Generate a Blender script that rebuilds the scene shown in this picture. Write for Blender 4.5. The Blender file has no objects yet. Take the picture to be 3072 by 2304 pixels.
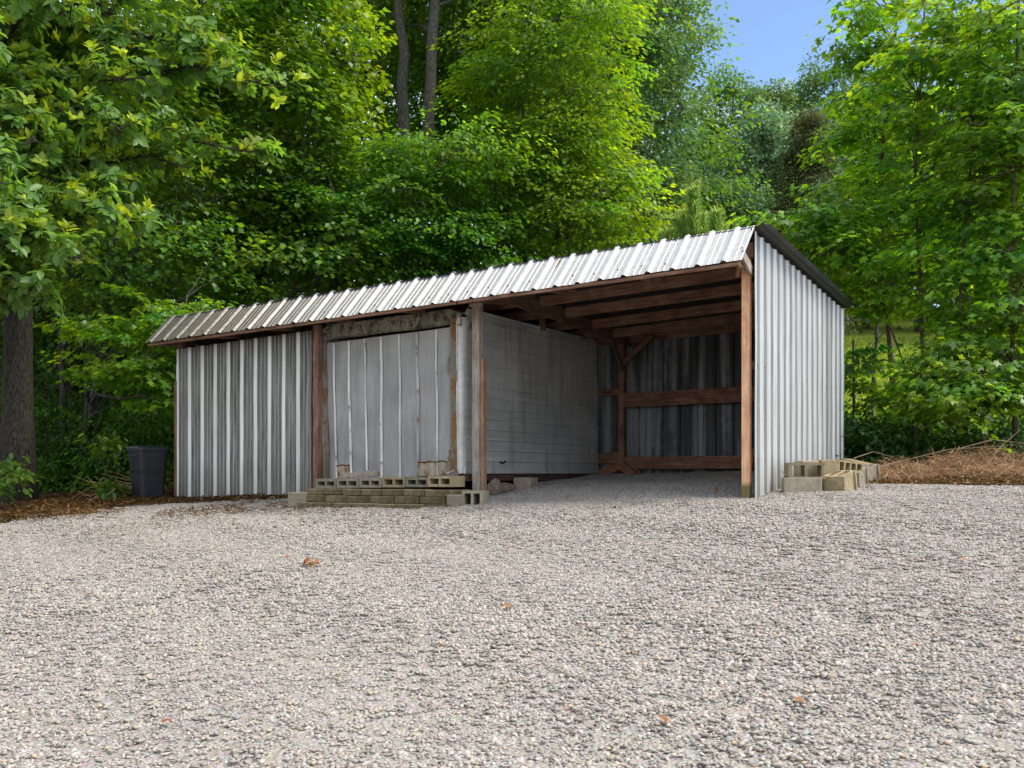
import bpy, math, random
import numpy as np
from mathutils import Vector, Matrix

R = math.radians
rnd = random.Random(7)
NR = np.random.default_rng(11)
scene = bpy.context.scene
COL = scene.collection

# ------------------------------------------------------------------ camera, sky, sun, exposure
CAMZ = 0.275
cam = bpy.data.cameras.new('camera')
cam.sensor_width = 36.0
cam.lens = 36.04
cam.shift_y = 265 / 3072.0
cam.clip_end = 1500
camo = bpy.data.objects.new('camera', cam)
COL.objects.link(camo)
camo.location = (0, 0, CAMZ)
camo.rotation_euler = (R(90), 0, 0)
scene.camera = camo

SUN_EL, SUN_AZ = 56.0, 100.0        # azimuth clockwise from +Y (the view direction)
CLOUD_SHIFT = 2.3
world = bpy.data.worlds.new('World')
scene.world = world
world.use_nodes = True
wn = world.node_tree
bgn = wn.nodes['Background']
sky = wn.nodes.new('ShaderNodeTexSky')
sky.sky_type = 'NISHITA'
sky.sun_disc = False
sky.sun_elevation = R(SUN_EL)
sky.sun_rotation = R(SUN_AZ)
sky.air_density = 1.0
sky.dust_density = 0.3
sky.ozone_density = 3.5
# broken white cloud over the blue, the same field all round the sky
veil = wn.nodes.new('ShaderNodeMix')
veil.data_type = 'RGBA'
veil.inputs[7].default_value = (11.5, 11.2, 10.7, 1)
wn.links.new(sky.outputs[0], veil.inputs[6])
wtc = wn.nodes.new('ShaderNodeTexCoord')
wmp = wn.nodes.new('ShaderNodeMapping')
wmp.inputs['Location'].default_value = (CLOUD_SHIFT, 0.0, 0.0)
wmp.inputs['Scale'].default_value = (1.0, 1.0, 1.6)
wn.links.new(wtc.outputs['Generated'], wmp.inputs[0])
wno = wn.nodes.new('ShaderNodeTexNoise')
wno.inputs['Scale'].default_value = 1.7
wno.inputs['Detail'].default_value = 5
wno.inputs['Roughness'].default_value = .5
wn.links.new(wmp.outputs[0], wno.inputs['Vector'])
wrp = wn.nodes.new('ShaderNodeMapRange')
wrp.inputs['From Min'].default_value = .45
wrp.inputs['From Max'].default_value = .60
wrp.inputs['To Min'].default_value = .0
wrp.inputs['To Max'].default_value = .85
wn.links.new(wno.outputs[0], wrp.inputs[0])
wn.links.new(wrp.outputs[0], veil.inputs[0])
wn.links.new(veil.outputs[2], bgn.inputs[0])
bgn.inputs[1].default_value = 0.12

sun = bpy.data.lights.new('sun', 'SUN')
sun.energy = 2.7
sun.angle = R(30)
sun.color = (1.0, 0.91, 0.79)
suno = bpy.data.objects.new('sun', sun)
COL.objects.link(suno)
_a, _e = R(SUN_AZ), R(SUN_EL)
sdir = Vector((math.sin(_a) * math.cos(_e), math.cos(_a) * math.cos(_e), math.sin(_e)))
suno.rotation_euler = sdir.to_track_quat('Z', 'Y').to_euler()

scene.view_settings.view_transform = 'Standard'
scene.view_settings.look = 'None'
scene.view_settings.gamma = 1.0
scene.view_settings.use_curve_mapping = False
scene.view_settings.exposure = 0.95
try:
    scene.cycles.max_bounces = 8
    scene.cycles.diffuse_bounces = 4
    scene.cycles.transmission_bounces = 4
    scene.cycles.use_denoising = True
except Exception:
    pass

# ------------------------------------------------------------------ frames
TH = R(30.8)
CT, ST = math.cos(TH), math.sin(TH)
CX, CY = 2.716, 11.6                # the shed's front right corner on the plan


def W(lx, ly, lz=0.0):
    return Vector((CX + lx * CT + ly * ST, CY - lx * ST + ly * CT, lz))


def loc_np(X, Y):
    dx, dy = X - CX, Y - CY
    return dx * CT - dy * ST, dx * ST + dy * CT


def sp(x, k):
    return np.log1p(np.exp(np.clip(x * k, -40, 40))) / k


def H(X, Y):
    X = np.asarray(X, float)
    Y = np.asarray(Y, float)
    lx, ly = loc_np(X, Y)
    d = sp(-ly, 3.0)
    h = -0.097 * d - 0.013 * sp(-lx, 2.0)
    h = np.where(ly < -13, h + 0.08 * (-ly - 13), h)
    # floor of the shed and the land behind
    inb = sp(ly, 3.0)
    h = h + 0.066 * np.minimum(inb, 5.0) + 0.24 * sp(Y - 20.5, .8) - 0.12 * sp(Y - 62, .3)
    h = h - 0.005 * sp(lx - 0.4, 1.0)
    # gentle unevenness
    h = h + 0.012 * np.sin(X * 1.7 + 1.2) * np.sin(Y * 1.3) + 0.008 * np.sin(X * 3.9 + Y * 2.7)
    # shallow wheel tracks and swells in the gravel
    for r0 in (-2.6, -1.05, 2.2, 3.7):
        q = lx - r0 - .12 * ly - .35 * np.sin(ly * .3)
        h = h - np.where(ly < 0, .022, 0.0) * np.clip(-ly, 0, 1) * np.exp(-(q / .22) ** 2)
    h = h + np.where(ly < 0, 0.02 * np.sin(X * .8 + Y * .5) * np.minimum(-ly, 2) / 2, 0)
    return h


def Hs(x, y):
    return float(H(x, y))


# ------------------------------------------------------------------ object helpers
def tag(o, label=None, cat=None, group=None, kind=None):
    if label: o['label'] = label
    if cat: o['category'] = cat
    if group: o['group'] = group
    if kind: o['kind'] = kind
    return o


def empty(name, loc=(0, 0, 0), rz=0.0):
    o = bpy.data.objects.new(name, None)
    o.empty_display_size = .3
    o.location = loc
    o.rotation_euler = (0, 0, rz)
    COL.objects.link(o)
    return o


class MB:
    def __init__(s):
        s.v = []
        s.f = []

    def add(s, vs, fs):
        n = len(s.v)
        s.v.extend([tuple(v) for v in vs])
        s.f.extend([tuple(i + n for i in f) for f in fs])

    def box(s, a, b, M=None, bev=0.0):
        x0, y0, z0 = a
        x1, y1, z1 = b
        if bev <= 0:
            vs = [(x, y, z) for z in (z0, z1) for y in (y0, y1) for x in (x0, x1)]
            fs = [(0, 2, 3, 1), (4, 5, 7, 6), (0, 1, 5, 4), (2, 6, 7, 3), (0, 4, 6, 2), (1, 3, 7, 5)]
        else:
            c = [Vector((x, y, z)) for z in (z0, z1) for y in (y0, y1) for x in (x0, x1)]
            vs = []
            mid = Vector(((x0 + x1) / 2, (y0 + y1) / 2, (z0 + z1) / 2))
            for p in c:
                for ax in range(3):
                    q = p.copy()
                    for k in range(3):
                        if k != ax:
                            q[k] += bev if q[k] < mid[k] else -bev
                    vs.append(q)
            # vertex 3*i+ax lies on the face with axis ax
            def F(ax, ids): return tuple(3 * i + ax for i in ids)
            fs = [F(2, (0, 2, 3, 1)), F(2, (4, 5, 7, 6)), F(1, (0, 1, 5, 4)), F(1, (2, 6, 7, 3)), F(0, (0, 4, 6, 2)), F(0, (1, 3, 7, 5))]
            for i, j, ax1, ax2 in [(0, 1, 1, 2), (2, 3, 1, 2), (4, 5, 1, 2), (6, 7, 1, 2),
                                   (0, 2, 0, 2), (1, 3, 0, 2), (4, 6, 0, 2), (5, 7, 0, 2),
                                   (0, 4, 0, 1), (1, 5, 0, 1), (2, 6, 0, 1), (3, 7, 0, 1)]:
                fs.append((3 * i + ax1, 3 * j + ax1, 3 * j + ax2, 3 * i + ax2))
            for i in range(8):
                fs.append((3 * i, 3 * i + 1, 3 * i + 2))
        if M is not None:
            vs = [M @ Vector(v) for v in vs]
        s.add(vs, fs)

    def bar(s, p, q, w, h, up=(0, 0, 1), bev=0.004):
        """box beam from p to q; w across, h along up"""
        p, q = Vector(p), Vector(q)
        d = q - p
        L = d.length
        d.normalize()
        side = d.cross(Vector(up))
        if side.length < 1e-4: side = Vector((1, 0, 0))
        side.normalize()
        u = side.cross(d)
        M = Matrix(((side.x, d.x, u.x, p.x), (side.y, d.y, u.y, p.y), (side.z, d.z, u.z, p.z), (0, 0, 0, 1)))
        s.box((-w / 2, 0, -h / 2), (w / 2, L, h / 2), M, bev)

    def tube(s, path, rad, n=6, cap=True):
        path = [Vector(p) for p in path]
        m = len(path)
        if not hasattr(rad, '__len__'): rad = [rad] * m
        base = len(s.v)
        prev = None
        for i, p in enumerate(path):
            t = (path[min(i + 1, m - 1)] - path[max(i - 1, 0)])
            if t.length < 1e-6: t = Vector((0, 0, 1))
            t.normalize()
            if prev is None:
                a = t.orthogonal().normalized()
            else:
                a = (prev - t * prev.dot(t))
                a = a.normalized() if a.length > 1e-5 else t.orthogonal().normalized()
            prev = a
            b = t.cross(a)
            for k in range(n):
                an = 2 * math.pi * k / n
                s.v.append(tuple(p + (a * math.cos(an) + b * math.sin(an)) * rad[i]))
        for i in range(m - 1):
            for k in range(n):
                k2 = (k + 1) % n
                s.f.append((base + i * n + k, base + i * n + k2, base + (i + 1) * n + k2, base + (i + 1) * n + k))
        if cap:
            s.f.append(tuple(base + k for k in reversed(range(n))))
            s.f.append(tuple(base + (m - 1) * n + k for k in range(n)))

    def build(s, name, m, parent=None, smooth=False, loc=None):
        me = bpy.data.meshes.new(name)
        me.from_pydata(s.v, [], s.f)
        if m is not None: me.materials.append(m)
        if smooth: me.shade_smooth()
        me.update()
        o = bpy.data.objects.new(name, me)
        COL.objects.link(o)
        if parent: o.parent = parent
        if loc: o.location = loc
        return o


def raw_mesh(name, V, F, m, parent=None, tint=None, smooth=False):
    """V (n,3); F (k,c) faces of one size; tint (k,3) per face"""
    me = bpy.data.meshes.new(name)
    k, c = F.shape
    me.vertices.add(len(V))
    me.vertices.foreach_set('co', np.ascontiguousarray(V, dtype=np.float32).ravel())
    me.loops.add(k * c)
    me.loops.foreach_set('vertex_index', np.ascontiguousarray(F, dtype=np.int32).ravel())
    me.polygons.add(k)
    me.polygons.foreach_set('loop_start', (np.arange(k, dtype=np.int32) * c))
    if tint is not None:
        at = me.attributes.new('tint', 'FLOAT_COLOR', 'FACE')
        t4 = np.ones((k, 4), dtype=np.float32)
        t4[:, :3] = tint
        at.data.foreach_set('color', t4.ravel())
    me.update(calc_edges=True)
    if smooth: me.shade_smooth()
    if m is not None: me.materials.append(m)
    o = bpy.data.objects.new(name, me)
    COL.objects.link(o)
    if parent: o.parent = parent
    return o


# ------------------------------------------------------------------ materials
class NT:
    def __init__(s, name):
        s.m = bpy.data.materials.new(name)
        s.m.use_nodes = True
        s.t = s.m.node_tree
        s.t.nodes.clear()
        s.out = s.t.nodes.new('ShaderNodeOutputMaterial')

    def n(s, typ, **kw):
        nd = s.t.nodes.new(typ)
        for k, v in kw.items():
            if k.startswith('i_'):
                nd.inputs[k[2:].replace('_', ' ')].default_value = v
            else:
                setattr(nd, k, v)
        return nd

    def l(s, a, b):
        s.t.links.new(a, b)

    def coord(s, kind='Object', scale=(1, 1, 1)):
        tc = s.n('ShaderNodeTexCoord')
        mp = s.n('ShaderNodeMapping')
        mp.inputs['Scale'].default_value = scale
        s.l(tc.outputs[kind], mp.inputs[0])
        return mp.outputs[0]

    def noise(s, vec, scale, detail=4, rough=.55, dist=0.0):
        nd = s.n('ShaderNodeTexNoise')
        nd.inputs['Scale'].default_value = scale
        nd.inputs['Detail'].default_value = detail
        nd.inputs['Roughness'].default_value = rough
        nd.inputs['Distortion'].default_value = dist
        if vec is not None: s.l(vec, nd.inputs['Vector'])
        return nd.outputs[0]

    def ramp(s, fac, stops):
        r = s.n('ShaderNodeValToRGB')
        el = r.color_ramp.elements
        while len(el) > 1: el.remove(el[-1])
        for i, (p, c) in enumerate(stops):
            if not hasattr(c, '__len__'): c = (c, c, c)
            e = el[0] if i == 0 else el.new(p)
            e.position = p
            e.color = (c[0], c[1], c[2], 1)
        s.l(fac, r.inputs[0])
        return r.outputs[0]

    def mix(s, fac, a, b, mode='MIX'):
        mx = s.n('ShaderNodeMix', data_type='RGBA', blend_type=mode)
        if hasattr(fac, 'links'): s.l(fac, mx.inputs[0])
        else: mx.inputs[0].default_value = fac
        for v, k in ((a, 6), (b, 7)):
            if hasattr(v, 'links'): s.l(v, mx.inputs[k])
            else:
                mx.inputs[k].default_value = (v[0], v[1], v[2], 1)
        return mx.outputs[2]

    def math(s, op, a, b=0.0, c=None):
        md = s.n('ShaderNodeMath', operation=op)
        for i, v in enumerate((a, b) if c is None else (a, b, c)):
            if hasattr(v, 'links'): s.l(v, md.inputs[i])
            else: md.inputs[i].default_value = v
        return md.outputs[0]

    def pbr(s, color, rough=.6, metal=0.0, bump=None, bdist=.01, bstr=.6, spec=.5):
        p = s.n('ShaderNodeBsdfPrincipled')
        if hasattr(color, 'links'): s.l(color, p.inputs['Base Color'])
        else: p.inputs['Base Color'].default_value = (*color, 1)
        for nm, v in (('Roughness', rough), ('Metallic', metal), ('Specular IOR Level', spec)):
            if hasattr(v, 'links'): s.l(v, p.inputs[nm])
            else: p.inputs[nm].default_value = v
        if bump is not None:
            b = s.n('ShaderNodeBump')
            b.inputs['Distance'].default_value = bdist
            b.inputs['Strength'].default_value = bstr
            s.l(bump, b.inputs['Height'])
            s.l(b.outputs[0], p.inputs['Normal'])
        s.l(p.outputs[0], s.out.inputs[0])
        return s.m


def wood(name, axis, c_dark, c_mid, c_light, gray=0.0, green_below=None):
    s = NT(name)
    sc = [14, 14, 14]
    sc[axis] = 0.9
    v = s.coord('Object', tuple(sc))
    oi = s.n('ShaderNodeObjectInfo')
    add = s.n('ShaderNodeVectorMath', operation='ADD')
    s.l(v, add.inputs[0])
    cmb = s.n('ShaderNodeCombineXYZ')
    k = s.math('MULTIPLY', oi.outputs['Random'], 37.0)
    for i in range(3): s.l(k, cmb.inputs[i])
    s.l(cmb.outputs[0], add.inputs[1])
    v = add.outputs[0]
    g = s.noise(v, 3.0, 6, .65, .6)
    col = s.ramp(g, [(.30, c_dark), (.48, c_mid), (.68, c_light)])
    big = s.noise(s.coord('Object', (1.6, 1.6, 1.6)), 2.2, 3, .6)
    col = s.mix(s.ramp(big, [(.45, 0), (.65, .5)]), col, (c_dark[0] * .8, c_dark[1] * .75, c_dark[2] * .8))
    # pale worn streaks
    w = s.noise(s.coord('Object', tuple(x * .6 for x in sc)), 5, 5, .7)
    col = s.mix(s.ramp(w, [(.55, 0), (.72, .35 + gray * .5)]), col, (.36, .34, .31))
    # knots
    vo = s.n('ShaderNodeTexVoronoi')
    ks = [7, 7, 7]
    ks[axis] = 2.2
    s.l(s.coord('Object', tuple(ks)), vo.inputs['Vector'])
    vo.inputs['Scale'].default_value = 1.0
    kn = s.ramp(vo.outputs['Distance'], [(.04, .8), (.13, 0)])
    col = s.mix(kn, col, (c_dark[0] * .35, c_dark[1] * .35, c_dark[2] * .35))
    if green_below is not None:
        sx = s.n('ShaderNodeSeparateXYZ')
        s.l(s.coord('Object'), sx.inputs[0])
        m = s.math('SUBTRACT', green_below, sx.outputs[2])
        m = s.math('ADD', m, s.math('MULTIPLY', g, .08))
        col = s.mix(s.ramp(m, [(.03, 0), (.09, .85)]), col, (.07, .085, .015))
    return s.pbr(col, .82, 0, g, .004, .7, .3)


def galv(name, base, streak_axis=2, dirt_refl=None, dirt_refl_amt=.5, metal=.55, rough=.42, moss=None, seed=0.0, leftward=False):
    """dirt colour darkens the flats between ribs, painting in dull reflections along with grime (attribute 'pan')"""
    s = NT(name)
    sc = [9, 9, 9]
    sc[streak_axis] = .35
    tc = s.n('ShaderNodeTexCoord')
    mp = s.n('ShaderNodeMapping')
    mp.inputs['Scale'].default_value = sc
    mp.inputs['Location'].default_value = (seed, seed * 2, seed * 3)
    s.l(tc.outputs['Object'], mp.inputs[0])
    st = s.noise(mp.outputs[0], 2.0, 5, .6, .2)
    fine = s.noise(s.coord('Object'), 55, 3, .6)
    big = s.noise(s.coord('Object'), 1.3, 4, .6)
    b = Vector(base)
    col = s.ramp(st, [(.3, tuple(b * .80)), (.5, tuple(b)), (.7, tuple(b * 1.16))])
    col = s.mix(s.ramp(fine, [(.35, .10), (.7, 0)]), col, tuple(b * .5))
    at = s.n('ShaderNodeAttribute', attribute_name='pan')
    if dirt_refl is not None:
        f = s.math('MULTIPLY', at.outputs['Fac'], s.ramp(s.noise(mp.outputs[0], 3.3, 5, .7), [(.3, dirt_refl_amt * .65), (.6, dirt_refl_amt)]))
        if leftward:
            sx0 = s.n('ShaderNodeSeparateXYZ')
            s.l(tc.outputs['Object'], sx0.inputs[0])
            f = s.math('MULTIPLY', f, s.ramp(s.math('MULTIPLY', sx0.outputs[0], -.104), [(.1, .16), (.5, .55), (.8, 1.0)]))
        col = s.mix(f, col, dirt_refl)  # dark flats imitate the reflection contrast against the bright ribs, besides grime
    if moss is not None:
        sx = s.n('ShaderNodeSeparateXYZ')
        s.l(tc.outputs['Object'], sx.inputs[0])
        f = s.math('MULTIPLY', moss(s, sx), s.ramp(s.noise(mp.outputs[0], 4, 6, .7), [(.35, .5), (.6, 1.)]))
        col = s.mix(f, col, (.075, .065, .035))
    rg = s.ramp(big, [(.3, rough - .06), (.7, rough + .14)])
    return s.pbr(col, rg, metal, s.math('ADD', s.math('MULTIPLY', big, 3.0), fine), .004, .35)


def leafmat(name, col, trans=.42, tcol=None, gloss=.08, rough=.4):
    s = NT(name)
    at = s.n('ShaderNodeAttribute', attribute_name='tint')
    c = s.mix(1.0, at.outputs['Color'], col, 'MULTIPLY')
    tcol = tcol or (col[0] * 1.7, col[1] * 1.5, col[2] * .5)
    ct = s.mix(1.0, at.outputs['Color'], tcol, 'MULTIPLY')
    d = s.n('ShaderNodeBsdfDiffuse')
    s.l(c, d.inputs[0])
    t = s.n('ShaderNodeBsdfTranslucent')
    s.l(ct, t.inputs[0])
    m1 = s.n('ShaderNodeMixShader')
    m1.inputs[0].default_value = trans
    s.l(d.outputs[0], m1.inputs[1])
    s.l(t.outputs[0], m1.inputs[2])
    g = s.n('ShaderNodeBsdfGlossy')
    g.inputs['Roughness'].default_value = rough
    g.inputs['Color'].default_value = (.8, .9, .8, 1)
    m2 = s.n('ShaderNodeMixShader')
    m2.inputs[0].default_value = gloss
    s.l(m1.outputs[0], m2.inputs[1])
    s.l(g.outputs[0], m2.inputs[2])
    s.l(m2.outputs[0], s.out.inputs[0])
    return s.m


def plain(name, col, rough=.7, metal=0., nscale=20, var=.3, bd=.003, attr=False, spec=.5):
    s = NT(name)
    v = s.coord('Object')
    g = s.noise(v, nscale, 5, .6)
    b = Vector(col)
    c = s.ramp(g, [(.3, tuple(b * (1 - var))), (.7, tuple(b * (1 + var)))])
    if attr:
        at = s.n('ShaderNodeAttribute', attribute_name='tint')
        c = s.mix(1.0, c, at.outputs['Color'], 'MULTIPLY')
    return s.pbr(c, rough, metal, g, bd, .6, spec)


def bark(name, c1, c2, lich=.25):
    s = NT(name)
    v = s.coord('Object', (22, 22, 3.0))
    g = s.noise(v, 2.6, 6, .65, .8)
    vo = s.n('ShaderNodeTexVoronoi')
    vo.feature = 'DISTANCE_TO_EDGE'
    s.l(s.coord('Object', (30, 30, 4.5)), vo.inputs['Vector'])
    vo.inputs['Scale'].default_value = 1.4
    rid = s.ramp(vo.outputs[0], [(.0, 0), (.25, 1)])
    col = s.mix(rid, c1, c2)
    col = s.mix(s.ramp(g, [(.45, 0), (.75, lich)]), col, (.26, .28, .24))
    h = s.math('ADD', s.math('MULTIPLY', rid, .8), g)
    return s.pbr(col, .9, 0, h, .02, .8, .2)


M = {}
M['wood_rafter_x'] = wood('red brown lumber x', 0, (.085, .040, .024), (.215, .108, .065), (.34, .20, .13))
M['wood_rafter_y'] = wood('brown lumber y', 1, (.075, .042, .026), (.16, .095, .06), (.25, .16, .10))
M['wood_post_orange'] = wood('orange post', 2, (.45, .22, .11), (.74, .40, .22), (.82, .56, .36), .1, green_below=.16)
M['wood_post_gray'] = wood('gray post', 2, (.15, .11, .085), (.33, .27, .22), (.46, .41, .36), .6)
M['wood_post_red'] = wood('red post', 2, (.10, .045, .03), (.22, .115, .075), (.33, .22, .16), .15)
M['wood_new'] = wood('tan board', 2, (.20, .11, .06), (.33, .20, .12), (.44, .29, .19))
M['wood_scrap'] = wood('scrap', 0, (.12, .045, .022), (.24, .10, .05), (.36, .2, .12))


def moss_left(s, sx):
    m = s.math('MULTIPLY', s.math('ADD', sx.outputs[0], 5.6), -0.4)
    return s.ramp(m, [(0, 0), (.5, .55), (1, .88)])


def moss_low(s, sx):
    m = s.math('MULTIPLY', s.math('SUBTRACT', 0.5, sx.outputs[2]), 1.4)
    return s.ramp(m, [(0, 0), (1, .42)])


def moss_side(s, sx):
    lo = s.ramp(s.math('MULTIPLY', s.math('SUBTRACT', 0.5, sx.outputs[2]), 1.4), [(0, 0), (1, .42)])
    band = s.ramp(s.math('ABSOLUTE', s.math('SUBTRACT', sx.outputs[1], 3.34)), [(.10, .42), (.18, 0)])
    return s.math('MAXIMUM', lo, band)


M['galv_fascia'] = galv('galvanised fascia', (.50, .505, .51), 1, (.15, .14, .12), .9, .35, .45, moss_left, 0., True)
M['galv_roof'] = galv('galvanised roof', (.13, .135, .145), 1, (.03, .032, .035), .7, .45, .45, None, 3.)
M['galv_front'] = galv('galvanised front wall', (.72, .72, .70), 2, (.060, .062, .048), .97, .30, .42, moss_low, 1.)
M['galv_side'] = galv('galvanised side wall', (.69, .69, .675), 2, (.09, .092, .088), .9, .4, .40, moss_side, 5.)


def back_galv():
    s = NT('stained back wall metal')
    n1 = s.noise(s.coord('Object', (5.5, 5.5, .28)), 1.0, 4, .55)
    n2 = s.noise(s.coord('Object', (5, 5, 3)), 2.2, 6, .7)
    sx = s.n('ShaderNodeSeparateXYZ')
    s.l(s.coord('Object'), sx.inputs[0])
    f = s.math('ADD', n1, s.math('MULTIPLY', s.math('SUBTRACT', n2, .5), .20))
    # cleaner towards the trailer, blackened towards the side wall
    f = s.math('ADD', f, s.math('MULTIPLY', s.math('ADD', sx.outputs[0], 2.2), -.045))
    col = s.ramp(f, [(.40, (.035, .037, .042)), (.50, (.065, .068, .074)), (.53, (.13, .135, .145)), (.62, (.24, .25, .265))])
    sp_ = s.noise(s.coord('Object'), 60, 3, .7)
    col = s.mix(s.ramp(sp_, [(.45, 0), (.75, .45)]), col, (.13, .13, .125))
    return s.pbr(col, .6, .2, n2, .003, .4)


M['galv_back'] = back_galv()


def trailer_skin(name='trailer aluminium', streak=0, base=(.62, .61, .58)):
    s = NT(name)
    sc = [1.4, 1.4, 1.4]
    a = s.noise(s.coord('Object', (1, 1, 1)), 1.1, 5, .6, .5)
    b = s.noise(s.coord('Object', (3, .6, 10) if streak == 0 else (10, 10, .8)), 1.6, 5, .65)
    bb = Vector(base)
    col = s.ramp(a, [(.32, tuple(bb * .72)), (.55, tuple(bb)), (.72, tuple(bb * 1.25))])
    col = s.mix(s.ramp(b, [(.4, 0), (.7, .4)]), col, tuple(bb * 1.35))
    dr = s.noise(s.coord('Object', (5, 5, .5)), 1.7, 5, .7)
    col = s.mix(s.ramp(dr, [(.5, 0), (.72, .5)]), col, (.15, .15, .135))
    # chips of bare metal
    vo = s.n('ShaderNodeTexVoronoi')
    s.l(s.coord('Object', (1, 1.6, 1.0)), vo.inputs['Vector'])
    vo.inputs['Scale'].default_value = 1.9
    col = s.mix(s.ramp(vo.outputs['Distance'], [(.022, .9), (.035, 0)]), col, (.75, .75, .72))
    return s.pbr(col, .52, .25, s.math('ADD', s.math('MULTIPLY', a, 5), b), .006, .5)


M['trailer_side'] = trailer_skin()
M['trailer_door'] = trailer_skin('trailer door sheet', 1, (.31, .31, .30))


def rusty(name, base, rust=(.20, .075, .025), amt=.5, scale=3.0, extra=None, green=.0):
    s = NT(name)
    n1 = s.noise(s.coord('Object', (1.5, 1.5, 1)), scale, 7, .7, .4)
    n2 = s.noise(s.coord('Object'), 30, 4, .7)
    lo = .62 - amt * .25
    f = s.ramp(n1, [(lo, 0), (lo + .06, .9), (lo + .3, 1)])
    rc = s.ramp(n2, [(.3, tuple(Vector(rust) * .45)), (.6, rust), (.8, (.34, .2, .08))])
    b = Vector(base)
    bc = s.ramp(s.noise(s.coord('Object', (3, 3, .6)), 4, 4, .6), [(.3, tuple(b * .7)), (.7, tuple(b * 1.2))])
    if green > 0:
        gn = s.noise(s.coord('Object'), 2.3, 5, .65)
        bc = s.mix(s.ramp(gn, [(.5, 0), (.66, green)]), bc, (.09, .10, .025))
    col = s.mix(f, bc, rc)
    return s.pbr(col, .75, .1, n2, .004, .6, .3)


M['frame_rust'] = rusty('rusted trailer frame', (.27, .26, .21), (.050, .038, .026), .46, 6.0, green=.75)
M['frame_rust_side'] = rusty('rusted frame jamb', (.27, .25, .21), (.26, .14, .055), .64, 2.6, green=.55)
M['batten'] = rusty('batten', (.78, .78, .75), (.23, .10, .04), .12, 3.5)
M['batten_rust'] = rusty('rusted batten', (.55, .53, .50), (.26, .12, .05), .45, 2.6)
M['patch'] = rusty('rust patch', (.40, .34, .25), (.20, .075, .03), .38, 5, green=.15)
M['rust_dark'] = rusty('dark rust', (.12, .05, .025), (.14, .05, .02), .5, 5)
M['rail'] = wood('trailer rail', 0, (.06, .03, .022), (.12, .06, .045), (.19, .11, .085))
M['rail_y'] = wood('trailer rail y', 1, (.06, .03, .022), (.12, .06, .045), (.19, .11, .085))
M['black'] = plain('black void', (.012, .012, .012), .8)
M['steel'] = plain('dull steel', (.30, .30, .29), .5, .6)
M['screw'] = plain('screw', (.05, .05, .05), .5, .3)


def concrete(name, base, moss):
    s = NT(name)
    v = s.coord('Object')
    oi = s.n('ShaderNodeObjectInfo')
    n1 = s.noise(v, 7, 6, .7)
    n2 = s.noise(v, 90, 3, .7)
    b = Vector(base)
    c = s.ramp(n1, [(.3, tuple(b * .72)), (.7, tuple(b * 1.2))])
    c = s.mix(s.ramp(n2, [(.35, .35), (.6, 0)]), c, tuple(b * .45))
    hsv = s.n('ShaderNodeHueSaturation')
    s.l(c, hsv.inputs['Color'])
    s.l(s.math('ADD', s.math('MULTIPLY', oi.outputs['Random'], .5), .75), hsv.inputs['Value'])
    c = hsv.outputs[0]
    mv = s.noise(s.coord('Object'), 5, 5, .7)
    c = s.mix(s.ramp(mv, [(.44, 0), (.6, moss)]), c, (.060, .046, .020))
    return s.pbr(c, .92, 0, s.math('ADD', n1, s.math('MULTIPLY', n2, .6)), .006, .8, .2)


M['block_clean'] = concrete('grey concrete block', (.40, .35, .27), .3)
M['block_tan'] = concrete('tan concrete block', (.38, .31, .19), .35)
M['block_moss'] = concrete('mossy concrete block', (.20, .165, .10), .7)
M['block_top'] = concrete('weathered block', (.30, .27, .20), .35)

M['bin'] = plain('dark plastic', (.014, .016, .021), .42, 0, 6, .25, .002)
M['bag'] = plain('black bag', (.012, .012, .015), .25, 0, 9, .3, .02)
M['bark_oak'] = bark('oak bark', (.022, .018, .013), (.085, .072, .055), .25)
M['bark_gray'] = bark('gray bark', (.04, .034, .028), (.15, .135, .115), .3)
M['bark_thin'] = plain('sapling bark', (.10, .065, .045), .85, 0, 20, .4)
M['twig'] = plain('dry twigs', (.30, .20, .115), .9, 0, 12, .45, .002, True)
M['twig_dark'] = plain('dark twigs', (.045, .033, .025), .9, 0, 12, .45)
M['rock'] = plain('brown rock', (.20, .15, .11), .9, 0, 9, .4, .02)

M['leaf_magnolia'] = leafmat('magnolia leaf', (.11, .215, .042), .44, (.26, .47, .03), .03, .42)
M['leaf_maple'] = leafmat('maple leaf', (.075, .160, .018), .48, (.22, .38, .012), .035)
M['leaf_sapling'] = leafmat('sapling leaf', (.10, .20, .030), .52, (.33, .52, .025), .05)
M['leaf_oak'] = leafmat('oak leaf', (.080, .165, .020), .48, (.22, .38, .015), .03)
M['leaf_far'] = leafmat('far leaf', (.095, .165, .060), .38, (.16, .27, .06), .03)
M['leaf_pale'] = leafmat('pale leaf', (.20, .29, .16), .32, (.24, .34, .14), .04)
M['leaf_under'] = leafmat('undergrowth leaf', (.045, .100, .022), .42, (.10, .21, .015), .03)
M['needle_cedar'] = leafmat('cedar needles', (.070, .088, .028), .3, (.11, .13, .025), .03)
M['needle_pine'] = leafmat('pine needles', (.17, .26, .075), .5, (.32, .44, .09), .03)
M['grass'] = leafmat('meadow grass', (.26, .36, .045), .45, (.50, .60, .05), .04)
M['litter_leaf'] = leafmat('dead leaf', (.17, .085, .035), .2, (.22, .11, .03), .04)


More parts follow.
